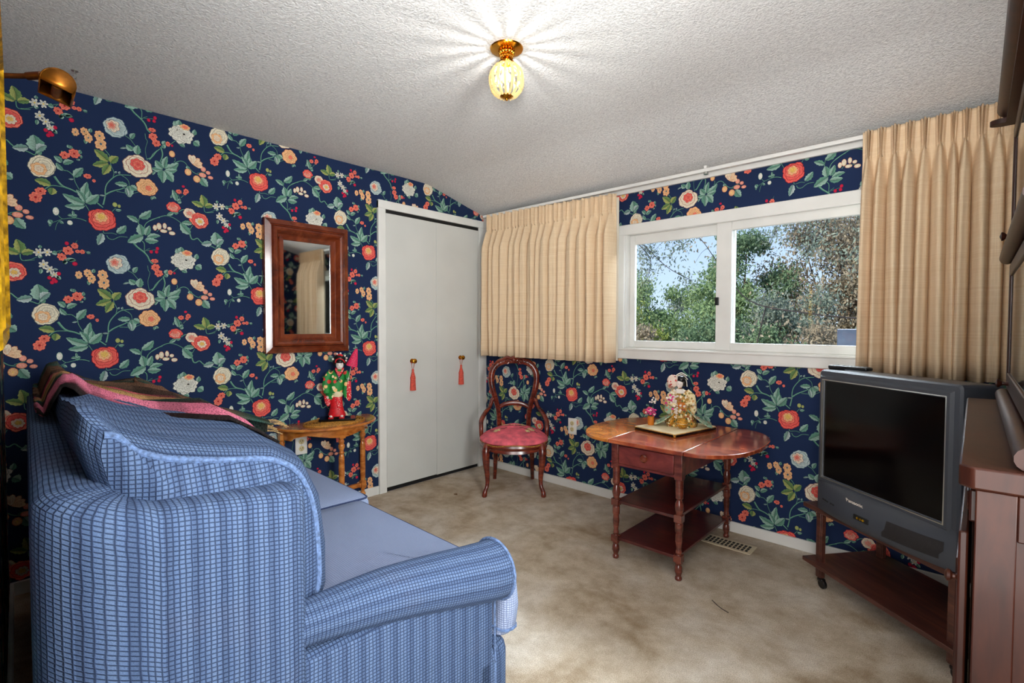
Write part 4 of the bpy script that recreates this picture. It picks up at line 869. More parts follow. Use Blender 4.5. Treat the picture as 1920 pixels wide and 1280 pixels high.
for s in (-1, 1):
    pth = spline([(s * .185, -.165, .345), (s * .193, -.190, .30), (s * .190, -.198, .22), (s * .182, -.196, .13), (s * .184, -.206, .07), (s * .197, -.222, .035), (s * .200, -.226, .012), (s * .200, -.226, .0)], 4)
    mb = MB(); mb.tube(pth, lerp_list([.027, .030, .025, .019, .0145, .0135, .017, .019, .013], len(pth)), 12); mb.build('leg', 'chair_mahogany', t)
    mb = MB(); pth = spline([(s * .132, .140, .34), (s * .136, .150, .22), (s * .140, .170, .08), (s * .144, .186, 0)], 4); mb.tube(pth, lerp_list([.020, .018, .015, .014], len(pth)), 10); mb.build('leg', 'chair_mahogany', t)
# balloon hoop
hp = []
for s_ in (-1,):
    pass
hoop = [(-.105, .150, .335), (-.110, .152, .42), (-.113, .154, .50), (-.128, .157, .58), (-.158, .160, .68), (-.170, .163, .76), (-.160, .166, .825), (-.122, .169, .872), (-.066, .171, .895), (0, .172, .900)]
hoop = hoop + [(-x, y, z) for x, y, z in hoop[-2::-1]]
hs_ = spline(hoop, 5)
rad = lerp_list([.019, .019, .018, .020, .023, .024, .023, .023, .023, .023, .023, .023, .024, .023, .020, .018, .019, .019], len(hs_))
mb = MB(); mb.tube(hs_, rad, 12, up=(0, 1, 0)); mb.tube([(q.x, q.y - .017, q.z) for q in hs_], .006, 6); mb.tube([(q.x * .93, q.y - .014, .62 + (q.z - .62) * .95) for q in hs_[10:-10]], .004, 6)
bf = mb.build('backrest_frame', 'chair_mahogany', t)
# carved crest
mb = MB()
mb.ball((0, .153, .912), (.030, .014, .018), 14, 8); mb.ball((0, .146, .905), (.014, .016, .020), 12, 8)
for s in (-1, 1):
    mb.tube(spline([(s * .018, .152, .912), (s * .050, .150, .924), (s * .085, .150, .908), (s * .120, .148, .895), (s * .150, .148, .862)], 5), lerp_list([.010, .014, .013, .012, .006], 21), 8)
    mb.tube(spline([(s * .02, .146, .89), (s * .045, .142, .905), (s * .066, .142, .890), (s * .05, .144, .878), (s * .038, .144, .888)], 5), lerp_list([.005, .007, .008, .006, .004], 21), 8)
    for k in range(5): mb.ball((s * (.07 + .018 * k), .144, .902 - .006 * k - .0009 * k * k * 3), (.010, .008, .007), 8, 6, M=None)
mb.ball((0, .150, .928), (.020, .009, .008), 12, 6); mb.build('crest', 'chair_mahogany', t)
cb_ = spline([(-.115, .154, .545), (-.070, .156, .572), (0, .157, .582), (.070, .156, .572), (.115, .154, .545)], 6)
MB().tube(cb_, lerp_list([.013, .017, .019, .017, .013], len(cb_)), 10, flat=.7).build('crossbar', 'chair_mahogany', t)
for s in (-1, 1):
    pth = spline([(s * .140, .155, .615), (s * .160, .146, .612), (s * .168, .136, .590), (s * .182, .116, .555), (s * .212, .070, .520), (s * .236, .022, .475), (s * .236, -.010, .425), (s * .234, -.015, .365)], 5)
    mb = MB(); mb.tube(pth, lerp_list([.011, .015, .015, .014, .016, .017, .016, .014], len(pth)), 10); mb.ball((s * .156, .146, .612), (.016, .016, .016), 10, 8)
    mb.build('hip_rest', 'chair_mahogany', t)

# ================================================================ drop-leaf table
t = thing('drop_leaf_table', 'drop-leaf table of reddish cherry with two shelves and one drawer', 'table', (1.865, -.42, 0))
ZT = .600
MB().box(-.190, .192, -.355, .365, ZT - .018, ZT).build('tabletop', 'table_cherry', t, bevel=.003)
def leafpts(s, a, b, n=26, e=2.3):
    pts = [(0, -b), (0, b)] if s > 0 else [(0, b), (0, -b)]
    arc = []
    for i in range(1, n):
        th = PI * i / n; c_, s_ = math.cos(th), math.sin(th); arc.append((s * a * abs(s_) ** (2 / e), b * abs(c_) ** (2 / e) * (1 if c_ > 0 else -1)))
    return pts + (arc if s > 0 else arc[::-1])
o = MB(Matrix.Translation((-.193, .005, 0))).prism(leafpts(-1, .262, .36), ZT - .018, ZT).build('drop_leaf', 'maple_orange', t, bevel=.003); o['label'] = 'orange-toned left leaf'
MB(Matrix.Translation((.195, .005, 0))).prism(leafpts(1, .228, .36), ZT - .018, ZT).build('drop_leaf', 'table_cherry', t, bevel=.003)
lp2 = [(0, .013), (.012, .016), (.03, .015), (.04, .011), (.06, .013), (.09, .018), (.13, .0165), (.155, .012), (.165, .017), (.18, .017), (.24, .017), (.252, .011), (.27, .015), (.29, .013), (.31, .0115), (.40, .0165), (.46, .014), (.475, .018), (.49, .018), (.555, .018), (.57, .011), (.585, .016), (.60, .012), (.63, .013), (.70, .020), (.74, .018), (.78, .012), (.795, .018), (.81, .018), (1, .018)]
legs = ((-.165, -.315), (.162, -.315), (-.165, .315), (.150, .315))
for lx, ly in legs:
    mb = MB(); turned(mb, lx, ly, 0, .475, [(q, r * 1.02) for q, r in lp2], 18)
    for z0_, z1_ in ((.085, .118), (.268, .302), (.462, ZT - .0185)): mb.box(lx - .0185, lx + .0185, ly - .0185, ly + .0185, z0_, z1_)
    mb.build('leg', 'table_leg', t, bevel=.002)
for z0_ in (.094, .279): MB().box(-.165, .156, -.318, .318, z0_, z0_ + .014).build('shelf', 'shelf_mahogany', t, bevel=.002)
MB().box(-.176, -.160, -.30, .30, .470, ZT - .0185).box(.150, .165, -.30, .30, .470, ZT - .0185).box(-.15, .15, .300, .316, .470, ZT - .0185).box(-.15, .15, -.328, -.312, .470, .482).box(-.15, .15, -.328, -.312, .572, ZT - .0185).build('apron', 'table_plum', t, bevel=.001)
dr = MB().box(-.143, .141, -.333, -.318, .484, .571).build('drawer', 'table_plum', t, bevel=.002)
MB().lathe([(0, 0), (.009, 0), (.007, .005), (.008, .008), (.017, .012), (.019, .018), (.014, .024), (0, .026)], 20, M=Matrix.Translation((.0, -.333, .535)) @ rotm(R(90), 0, 0)).build('knob', 'frame_rosewood', dr)
MB().box(.165, .38, -.10, -.07, .560, .5815).build('leaf_support', 'maple_orange', t, bevel=.002)

# ================================================================ doll base (cloth-covered board) with seated doll and flower pot
BX, BY = 1.818, -.328; BA = math.atan2(.362, .076) - PI / 2      # board's long side
t = thing('display_board', 'gold edged cloth covered board under the seated doll', 'board', (BX, BY, ZT), BA)
MB().box(-.130, .130, -.180, .180, 0.001, .016).build('board_edge', 'doll_gold', t, bevel=.003)
MB().box(-.127, .127, -.177, .177, .014, .0205).build('board_cloth', 'doll_cream', t, bevel=.003)
MB().box(-.122, .122, -.1825, -.1800, .003, .014).box(.130, .1325, -.172, .172, .003, .014).build('edge_strip', 'lacquer_black', t, bevel=.001)
ZB = ZT + .0205
face = math.atan2(-2.58, 1.18) + PI / 2
t = thing('seated_doll', 'kneeling doll in gold brocade robes with a flowered headdress', 'doll', (1.835, -.30, ZB), face)
QQ = .000318
def D_(X, Y, y=0.0): return ((X - 850) * QQ, y, (1000 - Y) * QQ)
def dl(st, seg=30, wav=0, wn=7):
    rows = []
    for (X, Y, rx, ry, y) in st:
        c = D_(X, Y, y); rows.append([(c[0] + rx * QQ * math.cos(2 * PI * j / seg) * (1 + wav * math.sin(wn * 2 * PI * j / seg)), c[1] + ry * QQ * math.sin(2 * PI * j / seg) * (1 + wav * math.sin(wn * 2 * PI * j / seg)), c[2]) for j in range(seg)])
    m_ = MB(); m_.grid(rows, closed_u=True, capa=True, capb=True); return m_
dl([(860, 1000, 250, 200, 0), (858, 960, 262, 210, 0), (855, 880, 225, 190, 0), (852, 780, 190, 160, 0), (850, 680, 165, 125, 0), (850, 600, 140, 100, 0), (855, 520, 165, 95, 0), (850, 450, 150, 82, 0), (840, 400, 95, 60, 0), (832, 370, 40, 36, 0), (830, 345, 32, 32, 0)], 36, .05).build('robe', 'brocade_gold', t, smooth=70)
MB().add(*(lambda r: (sum(r, []), [(i * 7 + j, i * 7 + j + 1, (i + 1) * 7 + j + 1, (i + 1) * 7 + j) for i in range(5) for j in range(6)]))([[tuple(Vector(D_(960, 720 + 0, .0)) + Vector(((i / 5) * (.122) , -.052 + j / 6 * .105 + .012 * (i / 5) * math.sin(j * 1.3), -(1 - (1 - i / 5) ** 1.6) * (720 - 975) * QQ * -1 + .004 + .004 * math.sin(j * 1.7 + i)))) for j in range(7)] for i in range(6)])).build('train', 'brocade_green', t, smooth=80).modifiers.new('thick', 'SOLIDIFY').thickness = .004
MB().add(*(lambda r: (sum(r, []), [(i * 7 + j, i * 7 + j + 1, (i + 1) * 7 + j + 1, (i + 1) * 7 + j) for i in range(5) for j in range(6)]))([[tuple(Vector(D_(740, 780, .0)) + Vector((-(i / 5) * (.100) , -.055 + j / 6 * .105 + .010 * (i / 5) * math.sin(j * 1.5), -(1 - (1 - i / 5) ** 1.5) * (975 - 780) * QQ + .005 + .003 * math.sin(j * 1.9 + i)))) for j in range(7)] for i in range(6)])).build('train', 'brocade_green', t, smooth=80).modifiers.new('thick', 'SOLIDIFY').thickness = .004
MB().tube([D_(930, 420), D_(1010, 500, -.010), D_(1030, 600, -.020), D_(930, 640, -.038)], [.020, .024, .026, .018], 12, flat=.8).build('sleeve', 'brocade_cream', t)
MB().tube([D_(770, 420), D_(690, 500, -.012), D_(680, 600, -.024), D_(780, 650, -.038)], [.020, .024, .026, .018], 12, flat=.8).build('sleeve', 'brocade_cream', t)
dl([(1030, 800, 34, 30, -.01), (1050, 720, 60, 50, -.01), (1040, 620, 56, 44, -.012), (1020, 540, 40, 30, -.01)], 18, .08, 5).build('sleeve_drape', 'brocade_cream', t)
dl([(660, 800, 40, 30, -.012), (650, 740, 80, 46, -.012), (670, 640, 70, 44, -.014), (690, 560, 46, 30, -.01)], 18, .08, 5).build('sleeve_drape', 'brocade_green', t)
dl([(850, 690, 100, 106, -.006), (850, 650, 112, 108, -.008), (850, 600, 104, 100, -.008), (850, 585, 80, 80, -.006)], 24).build('obi', 'pot_orange', t)
dl([(832, 440, 70, 60, -.014), (832, 400, 86, 62, -.008), (830, 370, 46, 44, -.004)], 20).build('collar', 'flower_white', t)
mb = MB(); small_hand(mb, D_(840, 640, -.046), .8); mb.build('hand', 'doll_white', t)
mb = MB(); small_hand(mb, D_(900, 650, -.046), .8); mb.build('hand', 'doll_white', t)
h = dl([(826, 350, 20, 20, -.006), (826, 335, 40, 36, -.007), (826, 300, 52, 50, -.006), (826, 262, 54, 54, -.004), (828, 236, 46, 48, -.001), (830, 215, 20, 20, .002)], 22).build('head', 'doll_white', t)
MB().tube([D_(800, 285, -.0212), D_(814, 284, -.0222)], .0007, 5).tube([D_(838, 284, -.0222), D_(852, 285, -.0212)], .0007, 5).build('eyes', 'doll_black', h)
MB().ball(D_(826, 318, -.0205), (.0018, .001, .001), 6, 4).build('mouth', 'doll_red', h)
hb = MB(); hb.ball(D_(850, 215, .006), (.026, .026, .020), 18, 10); hb.ball(D_(890, 260, .010), (.018, .020, .024), 14, 8); hb.ball(D_(790, 225, .004), (.014, .016, .014), 12, 8); hh = hb.build('hair', 'doll_black', t)
MB().ball(D_(715, 240, -.004), (.030, .012, .034), 20, 12).build('headdress', 'floral_hat', hh)
mb = MB()
for k, (a_, b_, c_) in enumerate((((760, 150), (850, 100), (940, 150)), ((770, 165), (870, 130), (950, 210)), ((850, 190), (920, 210), (945, 330)))):
    mb.tube(spline([D_(*a_, -.004), D_(*b_, -.002), D_(*c_, .002)], 6), .0026, 6, flat=2.4)
mb.build('ribbon', 'lining_white', hh)
rn = random.Random(8); fw = MB(); fp = MB()
for k in range(26):
    X = 700 + rn.gauss(0, 50); Y = 520 + rn.gauss(0, 70); c = Vector(D_(X, Y, -.046 - rn.random() * .01)); (fw if k % 3 else MB()).ball(tuple(c), (.0075, .006, .0065), 7, 5) if k % 3 else MB().ball(tuple(c), (.0075, .006, .0065), 7, 5).build('pink_blossom', 'flower_pink', t)
for k in range(12):
    X = 780 + rn.gauss(0, 20); Y = 700 + rn.gauss(0, 60); fw.ball(D_(X, Y, -.060 - rn.random() * .006), (.006, .005, .006), 7, 5)
fw.tube([D_(700, 560, -.044), D_(800, 640, -.05)], .003, 5)
fw.build('bouquet', 'flower_white', t)
mb = MB(); mb.tube([D_(760, 720, -.05), D_(730, 850, -.062), D_(690, 960, -.068)], [.006, .012, .014], 8, flat=.4); mb.build('hanging_sash', 'doll_gold', t)
# gold brocade ball in front
wd = Matrix.Translation((1.835, -.30, ZB)) @ rotm(0, 0, face)
c = wd @ Vector(D_(868, 905, -.088)); t = thing('temari_ball', 'small gold embroidered ball in front of the seated doll', 'ball', (c.x, c.y, ZB))
MB().ball((0, 0, .0285), .0285, 24, 16).build('ball', 'doll_gold', t)
MB().tube([(.0292 * math.cos(a / 12 * PI), .0292 * math.sin(a / 12 * PI), .0285) for a in range(25)], .0012, 5).build('cord', 'doll_cream', t)
# flower pot
c = wd @ Vector(D_(362, 940, -.030)); t = thing('flower_pot', 'tiny orange pot of pink flowers beside the seated doll', 'flower pot', (c.x, c.y, ZB))
MB().lathe([(0, 0), (.0155, 0), (.0165, .003), (.0165, .042), (.0185, .044), (.0185, .048), (.014, .048), (.014, .040), (0, .040)], 20).build('pot', 'pot_orange', t)
fw = MB(); fp = MB(); lf = MB()
for k in range(34):
    a = rn.random() * 2 * PI; r = .026 * math.sqrt(rn.random()); z = .052 + rn.random() * .038
    (fp if k % 4 else fw).ball((r * math.cos(a), r * math.sin(a) * .8, z), (.0075, .0065, .006), 7, 5)
for k in range(8): a = k * .8; lf.tube([(0, 0, .038), (.010 * math.cos(a), .010 * math.sin(a), .058), (.026 * math.cos(a), .022 * math.sin(a), .07)], [.001, .002, .0015], 5)
lf.tube([(.006, 0, .04), (.012, 0, .10), (.014, 0, .13)], .0012, 5)
for k in range(9): fw.ball((.014 + rn.gauss(0, .008), rn.gauss(0, .005), .132 + rn.gauss(0, .010)), .005, 7, 5)
fp.build('blossoms', 'flower_pink', t); fw.build('blossoms', 'flower_white', t); lf.build('stems', 'leaf_green', t)
# ================================================================ television stand and television
dx, dy = .778, -.628
ang = math.atan2(dy, dx)              # stand's front edge runs along local +X, local +Y goes back to the corner
t = thing('tv_stand', 'dark walnut laminate television stand on casters with two shelves', 'tv stand', (2.49, -.379, 0), ang)
# local: x 0..0.66, y 0..0.36
MB().box(-.055, .645, -.010, .375, .345, .365).build('top_shelf', 'walnut_laminate', t, bevel=.002)
MB().box(-.055, .645, -.010, .375, .098, .116).build('lower_shelf', 'walnut_laminate', t, bevel=.002)
for lx, ly in ((.0, .03), (.585, .03), (.0, .335), (.585, .335)):
    MB().box(lx - .004, lx + .018, ly - .013, ly + .013, .045, .3445).box(lx - .010, lx - .003, ly - .010, ly + .010, .045, .3445).box(lx + .017, lx + .024, ly - .010, ly + .010, .045, .3445).build('post', 'walnut_laminate', t, bevel=.002)
    mb = MB(); mb.lathe([(0, -.009), (.016, -.009), (.021, -.005), (.021, .005), (.016, .009), (0, .009)], 20, M=Matrix.Translation((lx + .022, ly, .0205)) @ rotm(R(90), 0, 0)); mb.tube([(lx + .008, ly, .046), (lx + .010, ly, .034), (lx + .022, ly, .0205)], .005, 8); mb.box(lx + .0, lx + .030, ly - .012, ly + .012, .028, .044, b=.006)
    mb.build('caster', 'caster_black', t)

ZS = .365
t = thing('television', 'large grey tube television with black screen', 'television', (2.490, -.379, ZS), ang)
t.location.x += .0; 
# outline front: x .015..  .610, z 0..0.61
X0, X1, H = .020, .622, .608
Yf = .0
def rr(x0, x1, z0, z1, y, r=.02, n=4, bow=0):
    pts = []
    for cx, cz, a0 in ((x1 - r, z1 - r, 0), (x0 + r, z1 - r, 90), (x0 + r, z0 + r, 180), (x1 - r, z0 + r, 270)):
        for i in range(n + 1):
            a = R(a0 + 90 * i / n); pts.append((cx + r * math.cos(a), y, cz + r * math.sin(a)))
    return pts
rows = [rr(X0 + .006, X1 - .006, .016, H - .006, -.004, .012), rr(X0, X1, .010, H, .004, .015), rr(X0, X1, .004, H, .06, .015), rr(X0 + .004, X1 - .004, .004, H - .004, .16, .015), rr(X0 + .05, X1 - .05, .006, H - .05, .24, .03), rr(X0 + .11, X1 - .11, .008, H - .14, .38, .04), rr(X0 + .14, X1 - .14, .01, H - .19, .43, .04)]
mb = MB(); mb.grid(rows, closed_u=True, capb=True, capa=True); mb.build('cabinet', 'tv_grey', t, smooth=30)
# bowed chin panel under the screen
nb = 24; ZC = .128; rows = []
for z, k, ins in ((.002, .62, .010), (.010, .80, .006), (.028, .96, .002), (.06, 1, 0), (.11, .72, 0), (ZC, .35, 0), (ZC + .008, .1, 0)):
    rows.append([(X0 + .003 + (X1 - X0 - .006) * i / nb, -.004 - .052 * k * (1 - (2 * i / nb - 1) ** 2) ** .8 if 0 < i < nb else -.003, z) for i in range(nb + 1)])
rows = [[(p[0], .01, rows[0][0][2]) for p in rows[0]]] + rows + [[(p[0], .01, ZC + .008) for p in rows[0]]]
mb = MB(); mb.grid(rows); mb.build('chin_panel', 'tv_grey', t, smooth=40)
def chin_y(x, z):
    q = (x - X0) / (X1 - X0); k = float(np.interp(z, [.002, .010, .028, .06, .11, .128, .136], [.62, .80, .96, 1, .72, .35, .1]))
    return -.004 - .052 * k * (1 - (2 * q - 1) ** 2) ** .8
# screen: raised bezel around, slightly domed tube
sx0, sx1, sz0, sz1 = X0 + .022, X1 - .044, .142, H - .040
sx0, sx1 = X0 + .026, X1 - .040
fr_ = MB(); pr = [(-.018, -.004), (-.010, -.013), (0, -.013), (.008, -.005)]
rows = [[(sx0 + i_, d_, sz0 + i_), (sx1 - i_, d_, sz0 + i_), (sx1 - i_, d_, sz1 - i_), (sx0 + i_, d_, sz1 - i_)] for i_, d_ in pr]
fr_.grid(rows, closed_u=True); o = fr_.build('bezel', 'tv_grey', t, smooth=20)
fr_ = MB(); rows = [[(sx0 + i_, d_, sz0 + i_), (sx1 - i_, d_, sz0 + i_), (sx1 - i_, d_, sz1 - i_), (sx0 + i_, d_, sz1 - i_)] for i_, d_ in ((.0, -.0132), (.0035, -.0138), (.0045, -.008))]
fr_.grid(rows, closed_u=True); fr_.build('bezel_highlight', 'silver', o, smooth=20)  # silver ring added as the highlight along the bezel edge
rows = []
for j in range(15):
    v = j / 14 * 2 - 1; rows.append([((sx0 + sx1) / 2 + u * ((sx1 - sx0) / 2 - .004), -.0048 - .0065 * (1 - u * u * .9) * (1 - v * v * .9), (sz0 + sz1) / 2 + v * ((sz1 - sz0) / 2 - .004)) for u in [k / 18 * 2 - 1 for k in range(19)]])
mb = MB(); mb.grid(rows); mb.build('screen', 'screen_glass', t, smooth=80)
# marks and controls on the chin
def txt(body, size, mat, name, parent, M, ext=.0004):
    cu = bpy.data.curves.new(name, 'FONT'); cu.body = body; cu.size = size; cu.extrude = ext; cu.align_x = 'CENTER'; cu.align_y = 'CENTER'
    tmp = bpy.data.objects.new('tmp', cu); COL.objects.link(tmp); dg = bpy.context.evaluated_depsgraph_get()
    me = bpy.data.meshes.new_from_object(tmp.evaluated_get(dg)); bpy.data.objects.remove(tmp); me.name = name
    me.transform(M); me.materials.clear(); me.materials.append(MAT[mat]); o = bpy.data.objects.new(name, me); COL.objects.link(o); o.parent = parent; return o
xm = (X0 + X1) / 2 - .06
def onchin(x, z): return Matrix.Translation((x, chin_y(x, z) - .001, z))
xl = .262
sl = (chin_y(xl + .01, .105) - chin_y(xl - .01, .105)) / .02
txt('Panasonic', .021, 'flower_white', 'logo', t, Matrix.Translation((xl, chin_y(xl, .105) - .0035, .105)) @ rotm(0, 0, math.atan(sl)) @ rotm(R(90 + 16), 0, 0))
mb = MB()
for k, xx in enumerate((.085, .100, .115, .140, .155)): mb.box(xx - .005, xx + .005, chin_y(xx, .06) - .002, chin_y(xx, .06) + .006, .056, .063)
mb.build('buttons', 'black_plastic', t, bevel=.001)
xx = .305; s2 = (chin_y(xx + .01, .06) - chin_y(xx - .01, .06)) / .02; Mj = Matrix.Translation((xx, chin_y(xx, .06), .058)) @ rotm(0, 0, math.atan(s2))
jp = MB(Mj).box(-.035, .035, -.002, .006, -.010, .010, b=.003).build('jack_panel', 'dark_slot', t)
for k in range(3): MB(Mj @ Matrix.Translation((-.012 + k * .013, -.003, 0)) @ rotm(R(90), 0, 0)).lathe([(0, -.001), (.0045, -.001), (.0045, .002), (.0025, .002), (0, .001)], 12).build('jack', 'gold_leaf', jp)
rows = [[(x_, chin_y(x_, z_) - .0008, z_) for x_ in [.405 + .185 * k / 14 + (0 if z_ > .05 else -.012) for k in range(15)]] for z_ in (.030, .045, .06, .075, .09)]
MB().grid(rows).build('speaker_grille', 'tv_grille', t)

wd = Matrix.Translation((2.490, -.379, 0)) @ rotm(0, 0, ang)
c = wd @ Vector((.10, .07, ZS + H))
t = thing('remote_control', 'black remote control lying on the television', 'remote control', (c.x, c.y, c.z - .0005), ang + R(14))
MB().box(-.082, .082, -.022, .022, .003, .019, b=.006).box(-.078, -.03, -.019, .019, .0, .008, b=.003).build('case', 'black_plastic', t)
mb = MB()
for i in range(9):
    for j in range(3): mb.box(-.065 + i * .015, -.057 + i * .015, -.014 + j * .011, -.008 + j * .011, .0185, .021)
mb.build('keys', 'silver', t)
t = thing('cable', 'loose white cables behind the television stand shelves', 'cable', (2.86, -.30, .117), 0)
wdi = lambda x, y, z: tuple(Vector(wd @ Vector((x, y, z))) - Vector((2.86, -.30, .117)))
mb = MB()
for k in range(3): mb.tube(spline([wdi(.22 + .05 * k, .40, .16 + .02 * k), wdi(.30, .41, .25 - .02 * k), wdi(.38, .40, .24 + .01 * k), wdi(.47, .40, .18 - .01 * k), wdi(.52 + .02 * k, .39, .13)], 6), .003, 6)
mb.build('cable_loops', 'cable_white', t)

# ================================================================ floor vent
t = thing('floor_vent', 'almond metal floor vent in the carpet beside the drop-leaf table', 'vent', (2.055, -.19, 0), R(0))
mb = MB(); mb.box(-.130, .130, -.060, .060, .0, .004); vf = mb.build('vent_frame', 'vent_almond', t, bevel=.002)
mb = MB()
for i in range(11):
    for j in range(3): mb.box(-.108 + i * .0205, -.096 + i * .0205, -.040 + j * .028, -.018 + j * .028, .0035, .0046)
mb.build('slots', 'dark_slot', t, smooth=0)
t = thing('carpet_debris', 'dry brown leaf scrap on the carpet in front of the closet', 'debris', (.40, -.665, .0), 0)
MB().add([(-.02, -.004, .002), (0, -.010, .006), (.018, .0, .002), (.006, .008, .008), (-.012, .008, .003)], [(0, 1, 2, 3, 4)]).add([(-.02, -.004, 0), (0, -.010, .001), (.018, .0, 0), (.006, .008, .001), (-.012, .008, 0)], [(4, 3, 2, 1, 0)]).build('scrap', 'crumb', t)
t = thing('twig', 'thin dark twig lying on the open carpet in front of the drop-leaf table', 'twig', (2.245, -.83, .0), R(-20))
MB().tube([(-.045, .012, .002), (-.01, .0, .003), (.02, -.006, .003), (.05, -.004, .002)], .0016, 5).build('stick', 'dark_bark', t)

# ================================================================ hutch: sideboard and stacked glass-door bookcase
t = thing('sideboard', 'dark mahogany sideboard with its door ajar at the right edge', 'sideboard', (XR - .004, -.862, 0))
LN = 1.003; ZH = .944; xf = 3.005 - (XR - .004)      # local: x xf..0, y -LN..0
xt = 2.984 - (XR - .004)
oct_ = lambda x0, x1, y0, y1, c: [(x0 + c, y0), (x1, y0), (x1, y1), (x0 + c * .3, y1), (x0, y1 - c * .3), (x0, y0 + c)]
MB().prism(oct_(xt, 0, -LN - .012, .004, .016), ZH - .034, ZH).build('top', 'hutch_mahogany', t, bevel=.004)
mb = MB(); mb.box(xf, 0, -LN, -LN + .018, .03, ZH - .0345); mb.box(xf, 0, -.022, -.004, .03, ZH - .0345); mb.box(xf + .02, 0, -LN, -.004, .03, .05); mb.box(-.012, 0, -LN, -.004, .03, ZH - .0345); mb.box(xf + .004, 0, -LN + .012, -.01, .60, .618); mb.build('body', 'hutch_mahogany', t, bevel=.002)
MB().box(xf - .001, xf + .045, -LN - .006, -LN + .001, .03, ZH - .0345).box(-.05, 0, -LN - .006, -LN + .001, .03, ZH - .0345).box(xf + .045, -.05, -LN - .006, -LN + .001, .84, ZH - .0345).box(xf + .045, -.05, -LN - .006, -LN + .001, .03, .12).build('side_frame', 'hutch_mahogany', t, bevel=.002)
for k in (0, 1):
    y0 = -LN + .03 + k * .485; dr = MB().box(xf - .008, xf + .01, y0, y0 + .455, .848, .900).build('drawer', 'hutch_mahogany', t, bevel=.003)
    MB().box(xf - .011, xf - .007, y0 + .03, y0 + .425, .858, .890).build('drawer_moulding', 'hutch_mahogany', dr, bevel=.004)
dM = Matrix.Translation((xf - .002, -LN + .030, 0)) 
def door_(M, nm='door'):
    dd_ = MB(M).box(-.012, 0, 0, .455, .06, .832).build(nm, 'hutch_mahogany', t, bevel=.003)
    MB(M).box(-.0155, -.0115, .05, .405, .12, .77).build('door_panel', 'hutch_mahogany', dd_, bevel=.005)
    return dd_
Ma = Matrix.Translation((xf - .003, -LN + .500, 0)) @ rotm(0, 0, R(0)); door_(Ma)
Mb = Matrix.Translation((xf - .003, -LN + .020, 0)) @ rotm(0, 0, R(0))
# the near door hangs ajar, hinged at its far side
Mh = Matrix.Translation((xf - .004, -LN + .49, 0)) @ rotm(0, 0, R(-.4)) @ Matrix.Translation((0, -.465, 0)); dd_ = door_(Mh)
MB(Mh).lathe([(0, 0), (.007, 0), (.004, .003), (.004, .006), (.009, .009), (.010, .013), (.006, .016), (0, .017)], 16, M=Matrix.Translation((-.012, .022, .748)) @ rotm(0, R(-90), 0)).build('knob', 'hutch_mahogany', dd_)
for yy in (-LN + .03, -.05):
    for xx_ in (xf + .03, -.04): MB().box(xx_ - .02, xx_ + .02, yy - .02, yy + .02, 0, .031).build('foot', 'hutch_mahogany', t)

t = thing('bookcase', 'dark wood bookcase with lifting glass doors standing on the sideboard', 'bookcase', (XR - .004, -.875, ZH))
xb = 3.080 - (XR - .004); LB = .985; ZU = .80
mb = MB(); mb.box(xb, 0, -.018, 0, .0, ZU); mb.box(xb, 0, -LB, -LB + .018, 0, ZU); mb.box(-.012, 0, -LB, 0, 0, ZU); mb.box(xb, 0, -LB, 0, 0, .02); mb.box(xb, 0, -LB, 0, .40, .418); mb.box(xb, 0, -LB, 0, ZU - .02, ZU); mb.build('case', 'hutch_mahogany', t, bevel=.002)
for z_ in (.018, .412): MB().tube([(xb - .018, -LB, z_), (xb - .018, -.0, z_)], .018, 14).build('rounded_rail', 'hutch_mahogany', t)
for k, (z0, z1) in enumerate(((.040, .392), (.434, .775))):
    dr = MB().box(xb - .014, xb - .001, -LB + .004, -LB + .045, z0, z1).box(xb - .014, xb - .001, -.045, -.004, z0, z1).box(xb - .014, xb - .001, -LB + .045, -.045, z0, z0 + .045).box(xb - .014, xb - .001, -LB + .045, -.045, z1 - .035, z1).build('glass_door', 'hutch_mahogany', t, bevel=.003)
    MB().box(xb - .010, xb - .007, -LB + .040, -.040, z0 + .04, z1 - .03).build('pane', 'hutch_glass', dr, smooth=0)
    MB().lathe([(0, 0), (.008, 0), (.005, .005), (.005, .012), (.011, .018), (.012, .022), (0, .026)], 14, M=Matrix.Translation((xb - .014, -.15, z0 + .022)) @ rotm(0, R(-90), 0)).build('knob', 'hutch_mahogany', dr)
MB().prism([(xb - .060 + .03 * (1 - math.cos(a)), .022 + .0) if False else (xb - .03 - .034 * math.cos(R(a)), .012 + .020 * math.sin(R(a))) for a in range(-90, 91, 15)] + [(0, .03), (0, -LB), (xb - .03, -LB)], ZU, ZU + .014).build('cornice_board', 'hutch_mahogany', t)
o = MB().tube([(xb - .026, -LB, ZU + .038), (xb - .026, .0, ZU + .038)], .024, 18).build('cornice_roll', 'hutch_mahogany', t)
MB().box(xb - .02, 0, -LB, 0, ZU + .014, ZU + .055).build('cornice_back', 'hutch_mahogany', t, bevel=.002)

# ================================================================ gilt framed picture and its lamp on the back wall
th = math.atan(-0.045)
t = thing('framed_picture', 'picture in a gilded frame seen edge-on at the left edge', 'picture', (1.715, -2.817 - .045 * 1.715, 1.128), th)
L_ = .62; Hh = .50; pr = [(0, .001), (0, .026), (.006, .034), (.016, .030), (.026, .036), (.036, .028), (.05, .018), (.055, .010)]
for side in range(4):
    mb = MB(); rows = []
    for ins, dep in pr:
        c = [(ins, ins), (L_ - ins, ins), (L_ - ins, Hh - ins), (ins, Hh - ins)]; a, b_ = c[side], c[(side + 1) % 4]; rows.append([(a[0], dep, a[1]), (b_[0], dep, b_[1])])
    mb.grid(rows); mb.build('frame_rail', 'gold_leaf', t, smooth=30)
MB().box(.05, L_ - .05, .002, .010, .05, Hh - .05).build('canvas', 'dark_bronze', t, smooth=0)
t = thing('picture_lamp', 'brass picture lamp reaching out above the gilded frame', 'lamp', (1.70, -2.817 - .045 * 1.70, 1.603), th)
